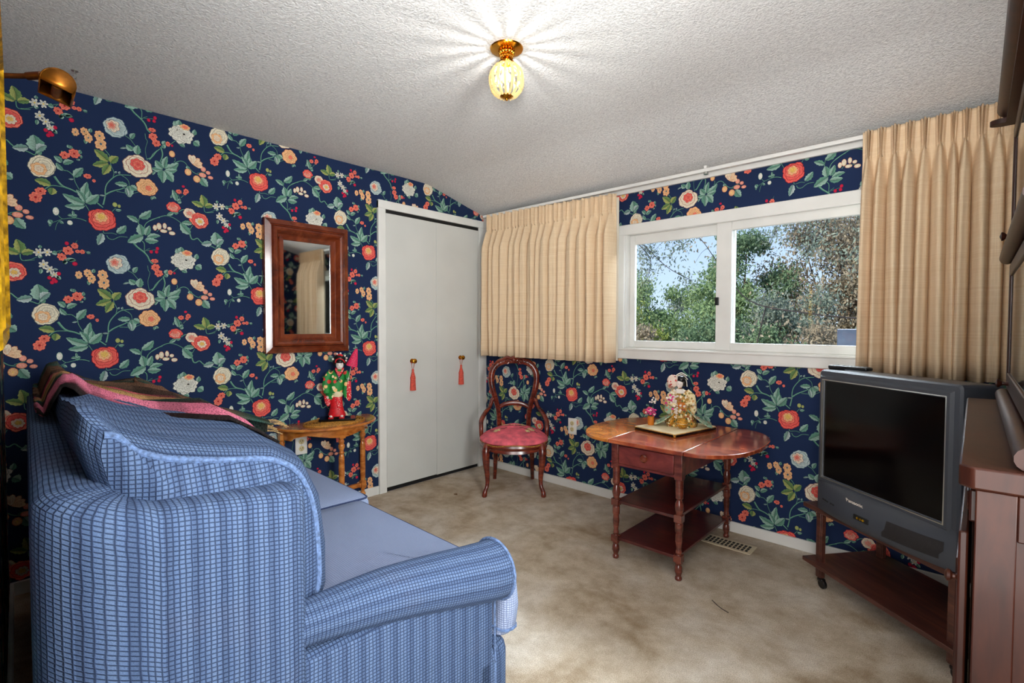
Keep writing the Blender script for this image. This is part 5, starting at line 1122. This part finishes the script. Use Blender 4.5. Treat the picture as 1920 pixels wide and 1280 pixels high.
# local: +Y out of the wall
MB().box(-.03, .03, 0.001, .010, -.05, .03, b=.003).build('wall_bracket', 'old_brass', t)
MB().tube(spline([(0, .008, -.01), (.004, .03, .0), (.02, .060, .004), (.045, .088, .006)], 6), .0048, 10).tube([(.025, .066, .004), (.042, .084, .006)], .0068, 10).build('arm', 'dark_bronze', t)
# half-cylinder shade: axis along local X, opening down
mb = MB(); rows = []; ax0 = Vector((.095, .092, .004))
nn = 14; Ls = .075; r_ = .025
for i in range(nn + 1):
    a = R(-35 + 215 * i / nn); rows.append([(ax0.x - .0 - q * Ls, ax0.y + .012 + r_ * math.cos(a), ax0.z - .022 + r_ * math.sin(a)) for q in (0, 1)])
mb.grid(rows); o = mb.build('shade', 'old_brass', t, smooth=60); o.modifiers.new('thick', 'SOLIDIFY').thickness = .002
for q in (0, 1):
    pts = [(ax0.x - q * Ls, ax0.y + .012 + r_ * math.cos(R(-35 + 215 * i / nn)), ax0.z - .022 + r_ * math.sin(R(-35 + 215 * i / nn))) for i in range(nn + 1)]
    MB().add(pts, [tuple(range(len(pts)))]).build('shade_end', 'old_brass', o).modifiers.new('thick', 'SOLIDIFY').thickness = .002
MB().tube([(ax0.x - .012, ax0.y + .012, ax0.z - .022), (ax0.x - .065, ax0.y + .012, ax0.z - .022)], .008, 10).build('tube_bulb', 'old_brass', t)

# ================================================================ sofa
SO = Vector((2.05, -2.862, 0)); sa = math.atan2(.053, -.9986)   # local +X runs from the near end to the far end, local +Y is the front... (mirrored frame)
MS = Matrix(((-.9986, .053, 0, SO.x), (.053, .9986, 0, SO.y), (0, 0, 1, 0), (0, 0, 0, 1)))
t = thing('sofa', 'blue waffle-weave loveseat with wing ends', 'sofa', tuple(SO), 0)
MI = Matrix.Translation(-SO) @ MS
LS = 1.86
def wing_path(near=True):
    pts = []
    # centre line in (a, b): near wing front -> near back corner -> far back corner -> far wing front
    hw = .052; rc = .075
    pts += [(hw, b) for b in np.linspace(.345, rc + hw, 9)]
    pts += [(hw + rc - rc * math.cos(R(q)), hw + rc - rc * math.sin(R(q))) for q in range(10, 90, 10)]
    pts += [(a, hw) for a in np.linspace(hw + rc, LS - hw - rc, 26)]
    pts += [(LS - hw - rc + rc * math.sin(R(q)), hw + rc - rc * math.cos(R(q))) for q in range(10, 90, 10)]
    pts += [(LS - hw, b) for b in np.linspace(rc + hw, .345, 9)]
    return pts
wp_ = wing_path(); nW = len(wp_)
def wing_rows():
    P = [np.array(q) for q in wp_]; rows = []; uvs = []; L = 0
    endc = 6
    ext = []
    # rounded ends
    for side, (p, dvec) in enumerate(((P[0], np.array((0, 1.))), (P[-1], np.array((0, 1.))))):
        e = [(p + dvec * .05 * math.sin(R(q)), math.cos(R(q))) for q in (15, 30, 45, 60, 75, 88)]; ext.append(e)
    seq = [(p, w) for p, w in ext[0][::-1]] + [(p, 1.0) for p in P] + [(p, w) for p, w in ext[1]]
    Q_ = [s_[0] for s_ in seq]; n = len(seq)
    for i, (p, w) in enumerate(seq):
        a = Q_[max(0, i - 1)]; b = Q_[min(n - 1, i + 1)]; d = b - a; d = d / (np.hypot(*d) + 1e-9); nr = np.array((d[1], -d[0])); nr = -nr  # outward
        if i: L += np.hypot(*(Q_[i] - Q_[i - 1]))
        bb = p[1]
        zt = .892 - .034 * min(1, max(0, (bb - .05) / .1)) - .014 * min(1, max(0, (bb - .15) / .2)) - .03 * (1 - w) ** 1.5
        lean = .022
        pf = [(.048, .02), (.050, .25), (.052, .5), (.054, .72), (.056, zt - .05), (.057, zt - .012), (.052, zt - .003), (.040, zt + .002), (0, zt + .005), (-.03, zt + .002), (-.047, zt - .010), (-.05, zt - .06), (-.05, .45), (-.05, .2)]
        row = []; uv = []; s = 0; pq = None
        for o_, z in pf:
            oo = o_ * max(.12, w) ; 
            if bb < .2 and o_ > 0: oo -= .030 * (1 - z / .9) * max(0, 1 - bb / .2)
            q = (p[0] + nr[0] * oo, p[1] + nr[1] * oo + (.02 * (1 - w)) * 0, z); 
            if pq is not None: s += math.dist(pq, (o_, z))
            pq = (o_, z); row.append(q); uv.append((L, s))
        rows.append(row); uvs.append(uv)
    return rows, uvs
rows, uvs = wing_rows()
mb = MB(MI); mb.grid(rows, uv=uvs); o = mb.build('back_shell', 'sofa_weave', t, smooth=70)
mb = MB(MI); mb.tube([(r[5][0], r[5][1], r[5][2] + .001) for r in rows[2:-2]], .0045, 6); mb.build('rim_piping', 'piping_blue', t)
mb = MB(MI); mb.tube([(r[7][0], r[7][1], r[7][2] + .001) for r in rows[:1]] + [tuple(q) for q in rows[0][5:0:-1]], .006, 6)
for s_ in (0, -1): 
    mb = MB(MI); mb.tube([tuple(q) for q in rows[s_][7:0:-1]], .0055, 6); mb.build('wing_piping', 'piping_blue', t)
# zip seam down the back corner
sr_i = 15
mb = MB(MI); mb.tube([(q[0] - .001, q[1], q[2]) for q in rows[sr_i][0:5]], .0042, 5); mb.build('corner_zip', 'brown_thread', t)
# base
mb = MB(MI); mb.box(.05, LS - .05, .06, .90, .02, .30, b=.03); mb.build('base', 'sofa_weave', t, smooth=60)
mb = MB(MI); mb.box(.03, LS - .03, .80, .965, .03, .305, b=.05); mb.build('front_rail', 'sofa_weave', t, smooth=60)
# arms
for s_ in (0, 1):
    fx = (lambda a: a) if s_ == 0 else (lambda a: LS - a)
    a0, a1 = sorted((fx(.030), fx(.130)))
    mb = MB(MI); mb.box(a0, a1, .30, .895, .02, .50, b=.018); mb.build('arm_panel', 'sofa_weave', t, smooth=60)
    pth = spline([(fx(.070), .30, .548), (fx(.062), .42, .552), (fx(.056), .58, .545), (fx(.052), .74, .522), (fx(.050), .86, .502), (fx(.050), .905, .497)], 5)
    rad = lerp_list([.040, .046, .060, .070, .077, .079], len(pth)); n = len(pth); rows = []; uv = []; L = 0
    for i, q in enumerate(pth):
        if i: L += (q - pth[i - 1]).length
        rows.append([(q.x + rad[i] * math.sin(2 * PI * j / 24), q.y, q.z + rad[i] * .98 * math.cos(2 * PI * j / 24)) for j in range(25)]); uv.append([(.078 * 2 * PI * j / 24, L) for j in range(25)])
    q = pth[-1]
    for k, (rf, dy_) in enumerate(((.97, .010), (.85, .018), (.6, .022), (.02, .024))):
        rows.append([(q.x + rad[-1] * rf * math.sin(2 * PI * j / 24), q.y + dy_, q.z + rad[-1] * rf * math.cos(2 * PI * j / 24)) for j in range(25)]); uv.append([(.078 * 2 * PI * j / 24, L + .02 + .015 * k) for j in range(25)])
    mb = MB(MI); mb.grid(rows, uv=uv); ar = mb.build('arm_roll', 'sofa_weave', t, smooth=70)
    MB(MI).tube([(q.x + (rad[-1] + .001) * math.sin(2 * PI * j / 30), q.y + .006, q.z + (rad[-1] + .001) * math.cos(2 * PI * j / 30)) for j in range(31)], .0042, 6, caps=False).build('arm_piping', 'piping_blue', ar)
    MB(MI).tube([(fx(.032), .895, .44), (fx(.031), .897, .25), (fx(.031), .897, .03)], .003, 6).build('panel_piping', 'piping_blue', t)
# T-shaped seat cushions
def cushion(a0, a1, bf0, bf1, tl, z0=.305, z1=.462, nm='seat_cushion'):
    """outline polygon in (a,b), puffed up"""
    if tl == 'near': ol = [(a0 + .11, .36), (a1, .36), (a1, bf1), (a0 + .01, bf0), (a0 + .01, .925), (a0 + .11, .925)]
    else: ol = [(a0, .36), (a1 - .11, .36), (a1 - .11, .925), (a1 - .01, .925), (a1 - .01, bf1), (a0, bf0)]
    # densify + round corners
    pts = []
    n = len(ol)
    for i in range(n):
        p0 = np.array(ol[i - 1]); p = np.array(ol[i]); p1 = np.array(ol[(i + 1) % n])
        r = .03; d0 = (p0 - p) / np.hypot(*(p0 - p)); d1 = (p1 - p) / np.hypot(*(p1 - p))
        A_ = p + d0 * r; B_ = p + d1 * r
        for q in (0, .33, .67, 1): pts.append(tuple((1 - q) ** 2 * A_ + 2 * q * (1 - q) * p + q * q * B_))
        nxt = np.array(ol[(i + 1) % n]) + (p - p1) / np.hypot(*(p - p1)) * r; L = np.hypot(*(nxt - B_)); k = max(1, int(L / .05))
        for q in range(1, k): pts.append(tuple(B_ + (nxt - B_) * q / k))
    c = np.mean(pts, 0); rows = []
    for s_, z in ((.5, z0), (.97, z0 + .002), (.995, z0 + .02), (1.01, (z0 + z1) / 2), (1.0, z1 - .022), (.985, z1 - .006), (.95, z1 + .004), (.8, z1 + .016), (.55, z1 + .024), (.25, z1 + .028), (.03, z1 + .029)):
        rows.append([(c[0] + (x - c[0]) * s_, c[1] + (y - c[1]) * s_, z) for x, y in pts])
    mb = MB(MI); mb.grid(rows, closed_u=True, capa=True, capb=True); o = mb.build(nm, 'sofa_weave_lit', t, smooth=70)
    r5 = rows[5]; MB(MI).tube([(x, y, z + .001) for x, y, z in r5] + [r5[0]], .0042, 6, caps=False).build('cushion_piping', 'piping_dark', o)
    r1 = rows[2]; MB(MI).tube([(x, y, z - .004) for x, y, z in r1] + [r1[0]], .004, 6, caps=False).build('cushion_piping', 'piping_blue', o)
    return o
plain('piping_dark', (44, 58, 96), 0.9, var=0.1, vs=150)
cushion(.012, .905, .985, .955, 'near')
cushion(.915, LS, 1.01, .985, 'far', z1=.458)
# loose back pillows
def pillow(a0, a1, seed, dz=0.0):
    rnd = random.Random(seed)
    sec = [(.135, .56), (.105, .70), (.092, .84), (.066, .93), (.058, .975), (.064, 1.012), (.084, 1.010), (.115, .976), (.17, .948), (.26, .924), (.37, .904), (.435, .862), (.472, .78), (.485, .67), (.485, .57), (.46, .495), (.40, .480), (.25, .49)]
    sec = [np.array(q) + (0, dz) for q in sec]; cen = np.mean(sec, 0); rows = []; uvs = []
    nst = 44; n = len(sec)
    S = [0]
    for i in range(1, n + 1): S.append(S[-1] + np.hypot(*(sec[i % n] - sec[i - 1])))
    for i in range(nst + 1):
        u = i / nst; a = a0 + (a1 - a0) * u; e = min(u, 1 - u) * (a1 - a0)
        k = 1 - .16 * max(0, 1 - e / .07) ** 2.2
        row = []; uv = []
        for j in range(n):
            q = cen + (sec[j] - cen) * k; puff = .010 * math.sin(PI * u)
            wr = .004 * math.sin(a * 40 + j) * (1 if j > 5 else .3)
            crest = .042 * min(1, max(0, (a - .2) / .45)) if 2 < j < 7 else 0
            row.append((a, q[0] + (puff if j > 9 else 0), q[1] + puff * (1 if 4 < j < 12 else 0) + wr - crest)); uv.append((a, S[j]))
        row.append(row[0]); uv.append((a, S[-1])); rows.append(row); uvs.append(uv)
    mb = MB(MI); mb.grid(rows, uv=uvs)
    for idx, fl in ((0, True), (-1, False)):
        r = rows[idx]; kk = len(r) - 1; c = np.mean(r[:-1], 0); off = -.035 if fl else .022
        r2 = [tuple(np.array(p) * .62 + c * .38 + np.array((off, 0, 0))) for p in r]; r3 = [tuple(np.array(p) * .05 + c * .95 + np.array((off * 1.4, 0, 0))) for p in r]
        def uvf(rr_): return [(p[1], p[2]) for p in rr_]
        seq = [r, r2, r3]; mb.grid(seq, uv=[uvf(x) for x in seq])
    o = mb.build('back_pillow', 'sofa_weave', t, smooth=75)
    MB(MI).tube(spline([rows[0][j] for j in range(5, 16)], 3), .0062, 8).build('pillow_piping', 'piping_blue', o)
    MB(MI).tube(spline([rows[-1][j] for j in range(3, 16)], 3), .0062, 8).build('pillow_piping', 'piping_blue', o)
    MB(MI).tube([(rows[0][j][0] - .001 - 0.0 * j, rows[0][j][1], rows[0][j][2]) for j in (8, 8)] + [tuple(np.array(rows[0][8]) * .5 + np.array(rows[0][1]) * .5 + np.array((-.022, 0, 0))), rows[0][1]], .0025, 5).build('pillow_seam', 'piping_dark', o)
    return o
pillow(.105, .925, 1); pillow(.935, LS - .085, 2, -.012)
# thin black slab under the sofa base
MB(MI).box(.10, LS - .1, .075, .85, .004, .022).build('under_slab', 'slab_dark', t, smooth=0)

# ================================================================ throw
t = thing('throw_blanket', 'fringed plaid throw in pink, black and tan over the sofa back', 'blanket', tuple(SO), 0)
prof = [(.022, .914), (.035, .94), (.046, .985), (.062, 1.028), (.090, 1.026), (.12, .995), (.175, .966), (.26, .940), (.36, .914), (.438, .866), (.480, .78), (.502, .68), (.506, .60)]
prof = [np.array(q) for q in prof]
rows = []; uvs = []; rn = random.Random(5); na = 60
for i in range(na + 1):
    u = i / na; a = .50 + (1.80 - .50) * u
    n = len(prof); row = []; uv = []
    # how far it reaches to the front varies along the sofa
    m_ = 3 * (n - 1)
    for j in range(m_ + 1):
        q = j / m_ * (n - 1); k = min(int(q), n - 2); p = prof[k] + (prof[k + 1] - prof[k]) * (q - k)
        wv = .006 * math.sin(a * 38 + 2.2 * math.sin(q * .9)) + .004 * math.sin(a * 71 + q) + .022 * max(0, math.sin(a * 5.2 - 2.2)) * (1 if 3 < q < 9 else .3)
        drop = -.012 if a > .93 else 0
        a_s = .72 - 1.05 * max(0, p[0] - .06) + 5.0 * max(0, .06 - p[0]); aa = a_s + (1.80 - a_s) * u
        wv += .045 * math.exp(-((aa - 1.25) / .28) ** 2) * math.exp(-((p[0] - .24) / .12) ** 2)
        row.append((aa, p[0] + wv * .2, p[1] - .036 * min(1, max(0, (p[1] - .915) / .03)) + abs(wv) + drop * (q > 4) + .004)); uv.append((u, q * .1))
    rows.append(row); uvs.append(uv)
mb = MB(MI); mb.grid(rows, uv=uvs); o = mb.build('blanket_cloth', 'throw_plaid', t, smooth=80); o.modifiers.new('thick', 'SOLIDIFY').thickness = .006
# the end laid over the far arm
rows = []; uvs = []
for i in range(31):
    u = i / 30; a = 1.40 + .47 * u
    row = []; uv = []
    for j in range(25):
        v = j / 24; b = .30 + .50 * v + .06 * u
        z = .92 - (.92 - .66) * min(1, v * 1.5) ** .8 * 1.0 if u > .3 else .93 - .22 * v
        zz_ = max(.635 - .02 * v, z)
        row.append((a, b, zz_ + .006 * math.sin(i * .9 + j * .3))); uv.append((.6 + .35 * v, u * .6))
    rows.append(row); uvs.append(uv)
mb = MB(MI); mb.grid(rows, uv=uvs); o2 = mb.build('blanket_cloth', 'throw_plaid', t, smooth=80); o2.modifiers.new('thick', 'SOLIDIFY').thickness = .006
mb = MB(MI)
for k in range(34):
    p = rows[int(30 * k / 33)][-1]; mb.tube([(p[0], p[1], p[2]), (p[0] + rn.uniform(-.01, .01), p[1] + .03, p[2] - .004), (p[0] + rn.uniform(-.02, .02), p[1] + .065, p[2] - .022)], .002, 5)
mb.build('fringe', 'fringe_tan', t)

# ================================================================ outside
GZ = -2.6
struct('ground', MB().box(-40, 40, .3, 60, GZ - .1, GZ), 'clay_dry', 'dry ground sloping below the window', smooth=0)
struct('wall_exterior', MB().box(-.2, XR + .2, .13, .2, GZ, .93), 'hall_paint', smooth=0)
def tree(name, label, cat, x, y, z, rx, ry, rz, n, mat, leaf, trunk=True, seed=0, clusters=40, bark='bark', fill=.6):
    rn = random.Random(seed); t = thing(name, label, cat, (x, y, GZ))
    mb = MB(); cz = z - GZ
    cl = []
    for k in range(clusters):
        while True:
            p = Vector((rn.uniform(-1, 1), rn.uniform(-1, 1), rn.uniform(-1, 1)))
            if p.length < 1: break
        if p.length > 0: p = p.normalized() * (p.length ** fill)
        cl.append((Vector((p.x * rx, p.y * ry, cz + p.z * rz)), rn.uniform(.16, .34)))
    vs = []; fs = []
    for k in range(n):
        c, cr = cl[rn.randrange(clusters)]; s = cr * min(rx, rz)
        p = c + Vector((rn.gauss(0, 1), rn.gauss(0, 1), rn.gauss(0, .8))) * s * .55
        if p.z < .05: p.z = rn.uniform(.05, .5)
        L = leaf * rn.uniform(.6, 1.3); e = Euler((rn.uniform(0, 6.3), rn.uniform(0, 6.3), rn.uniform(0, 6.3))).to_matrix()
        q = [p + e @ Vector(v) for v in ((-L, 0, 0), (0, -L * .42, 0), (L, 0, L * .1), (0, L * .42, 0))]
        o_ = len(vs); vs += [tuple(v) for v in q]; fs.append((o_, o_ + 1, o_ + 2, o_ + 3))
    me = bpy.data.meshes.new('foliage'); me.from_pydata(vs, [], fs); me.materials.append(MAT[mat]); o = bpy.data.objects.new('foliage', me); COL.objects.link(o); o.parent = t
    if trunk:
        mb = MB(); b0 = Vector((rn.uniform(-.1, .1), 0, -.05)); top = Vector((rn.uniform(-.3, .3) * rx * .4, 0, cz + rz * .35)); r0 = .035 * (cz + rz) * .6
        pth = spline([b0, b0.lerp(top, .35) + Vector((rn.uniform(-.1, .1), 0, 0)), b0.lerp(top, .7) + Vector((rn.uniform(-.15, .15), 0, 0)), top], 5); mb.tube(pth, lerp_list([r0, r0 * .8, r0 * .55, r0 * .2], len(pth)), 8)
        for c, cr in cl[:14]:
            s_ = pth[rn.randrange(6, len(pth) - 2)]; mid = s_.lerp(c, .5) + Vector((0, 0, -.1 * rz)); mb.tube(spline([s_, mid, c], 4), lerp_list([r0 * .35, r0 * .2, r0 * .06], 9), 5)
        mb.build('trunk', bark, t)
    return t
TR = [  # name, label, category, x, y, z, rx, ry, rz, n, material, leaf, seed
 ('tree', 'rounded green tree at the left of the left pane', -6.6, 12.5, .9, 2.0, 1.5, 2.1, 9000, 'leaf_mid', .10, 1),
 ('bush', 'yellow-green bush low in the left pane', -4.6, 10.0, -.6, 1.7, 1.2, 1.5, 7000, 'leaf_yellow', .09, 2),
 ('tree', 'bushy green tree beside the middle bar of the window', -3.6, 13.5, 1.0, 1.7, 1.4, 1.9, 9000, 'leaf_mid', .10, 3),
 ('tree', 'deep green rounded tree just right of the middle bar', -2.7, 15.0, 2.0, 1.5, 1.4, 2.3, 9000, 'leaf_deep', .10, 4),
 ('tree', 'tall brownish tree filling the right pane', .1, 15.5, 2.5, 2.7, 1.8, 2.9, 15000, 'leaf_russet', .10, 5),
 ('tree', 'grey-green tall tree at the far right of the window', 2.6, 16.5, 3.0, 2.4, 1.6, 3.2, 12000, 'leaf_grey', .11, 6),
 ('bush', 'dry russet brush low in the left pane', -3.2, 8.6, -1.0, 1.5, 1.0, 1.3, 5000, 'leaf_russet', .08, 7),
 ('bush', 'dense green undergrowth low in the right pane', -1.3, 9.5, -.7, 1.6, 1.0, 1.35, 7000, 'leaf_deep', .08, 8),
 ('bush', 'pale brown undergrowth low at the right of the window', 1.0, 9.3, -.9, 1.6, 1.0, 1.45, 7000, 'leaf_russet', .08, 9),
 ('tree', 'green tree behind the curtain edge at the right', 4.6, 13.0, .8, 2.3, 1.5, 2.6, 9000, 'leaf_yellow', .10, 10),
 ('tree', 'dark green tree behind the left curtain', -9.6, 14.0, .7, 2.4, 1.6, 2.5, 8000, 'leaf_deep', .11, 11),
 ('bush', 'grey brush along the foot of the brownish tree', -.2, 11.5, -.2, 2.4, 1.0, 1.4, 8000, 'leaf_grey', .08, 12),
 ('tree', 'distant hazy tree line seen between the trees', -6.0, 24, -.2, 9, 2, 2.7, 14000, 'leaf_grey', .16, 13)]
for nm, lb, x, y, z, rx, ry, rz, n, mt_, lf, sd in TR:
    n = int(n * 2.4); lf *= .62
    if nm == 'bush': z += .75
    tree(nm, lb, 'tree' if nm == 'tree' else 'bush', x, y, z, rx, ry, rz, n, mt_, lf, trunk=(nm == 'tree'), seed=sd, clusters=46 if nm == 'tree' else 30)
# open, sparse-leaved branches close to the window
def spray(label, base, trunk, pts_list, n, mat, leaf, seed, r0=.012, spread=.10):
    rn = random.Random(seed); t = thing('overhanging_tree', label, 'tree', (trunk[0], trunk[1], GZ)); off = Vector(base) - Vector((trunk[0], trunk[1], GZ)); pthall = []
    tp = spline([(0, 0, -.05), (.05, 0, 2), off * .55 + Vector((0, 0, off.z * .35)), off + Vector((0, 0, .02)), off], 6)
    MB().tube(tp, lerp_list([.07, .05, .03, r0 * 1.1], len(tp)), 8).build('trunk', 'dark_bark', t)
    for pts in pts_list:
        mb = MB(); pth = spline([off + Vector(q) for q in pts], 6); mb.tube(pth, lerp_list([r0, r0 * .3], len(pth)), 6); pthall += pth
        for k in range(6):
            s_ = pth[rn.randrange(3, len(pth))]; e = s_ + Vector((rn.uniform(-.35, .35), rn.uniform(-.2, .2), rn.uniform(-.3, .25))); q = spline([s_, s_.lerp(e, .5) + Vector((0, 0, .04)), e], 4); mb.tube(q, lerp_list([r0 * .3, r0 * .12], len(q)), 5); pthall += q * 2
        mb.build('branch', 'dark_bark', t)
    lv = []; fs = []
    for k in range(n):
        p = pthall[rn.randrange(len(pthall))] + Vector((rn.gauss(0, spread), rn.gauss(0, spread), rn.gauss(0, spread)))
        L = leaf * rn.uniform(.6, 1.3); e = Euler((rn.uniform(0, 6.3), rn.uniform(0, 6.3), rn.uniform(0, 6.3))).to_matrix()
        q = [p + e @ Vector(v) for v in ((-L, 0, 0), (0, -L * .4, 0), (L, 0, 0), (0, L * .4, 0))]; o_ = len(lv); lv += [tuple(v) for v in q]; fs.append((o_, o_ + 1, o_ + 2, o_ + 3))
    me = bpy.data.meshes.new('leaves'); me.from_pydata(lv, [], fs); me.materials.append(MAT[mat]); o = bpy.data.objects.new('leaves', me); COL.objects.link(o); o.parent = t
spray('tree with sparse leafy branches hanging across the top of the left pane', (-1.9, 5.0, 2.9), (-3.4, 5.2), [[(0, 0, 0), (.55, 0, -.25), (1.1, 0, -.75), (1.5, .1, -1.0)], [(0, 0, 0), (.2, 0, -.3), (.1, 0, -.7)], [(.4, 0, -.15), (1.1, 0, -.1), (1.4, 0, -.5)], [(.4, 0, -.15), (.8, 0, -.6), (.7, 0, -1.0)]], 1500, 'leaf_grey', .032, 21, .011)
spray('tree with a bare dark branch curving across the right pane', (2.05, 4.1, 1.25), (3.0, 4.3), [[(0, 0, 0), (-.6, 0, .08), (-1.25, 0, .25), (-1.65, 0, .75), (-2.0, 0, 1.22), (-2.5, 0, 1.45)], [(-1.05, 0, .18), (-1.15, 0, -.3), (-1.25, 0, -.9)]], 160, 'leaf_russet', .03, 22, .010)
spray('tree with fine grey-leaved twigs along the top of the right pane', (1.9, 5.5, 3.3), (3.4, 5.7), [[(0, 0, 0), (-.5, 0, -.35), (-1.2, 0, -.4), (-2.0, 0, -.1)], [(0, 0, 0), (-.8, 0, .1), (-1.0, 0, -.4), (-1.3, 0, -.9)], [(0, 0, 0), (.1, 0, -.5), (0, 0, -1.1)], [(-.4, 0, -.2), (-.5, 0, -.6), (-.8, 0, -1.1)]], 2600, 'leaf_grey', .033, 23, .010)
t = thing('outdoor_box', 'dark slate box outside the lower right of the window', 'box', (2.665, .24, .0))
MB().box(-.205, -.085, -.03, .12, 1.02, 1.146).build('box', 'slate_box', t, bevel=.004)
MB().box(-.16, -.13, .02, .08, GZ, 1.02).build('post', 'slate_box', t)
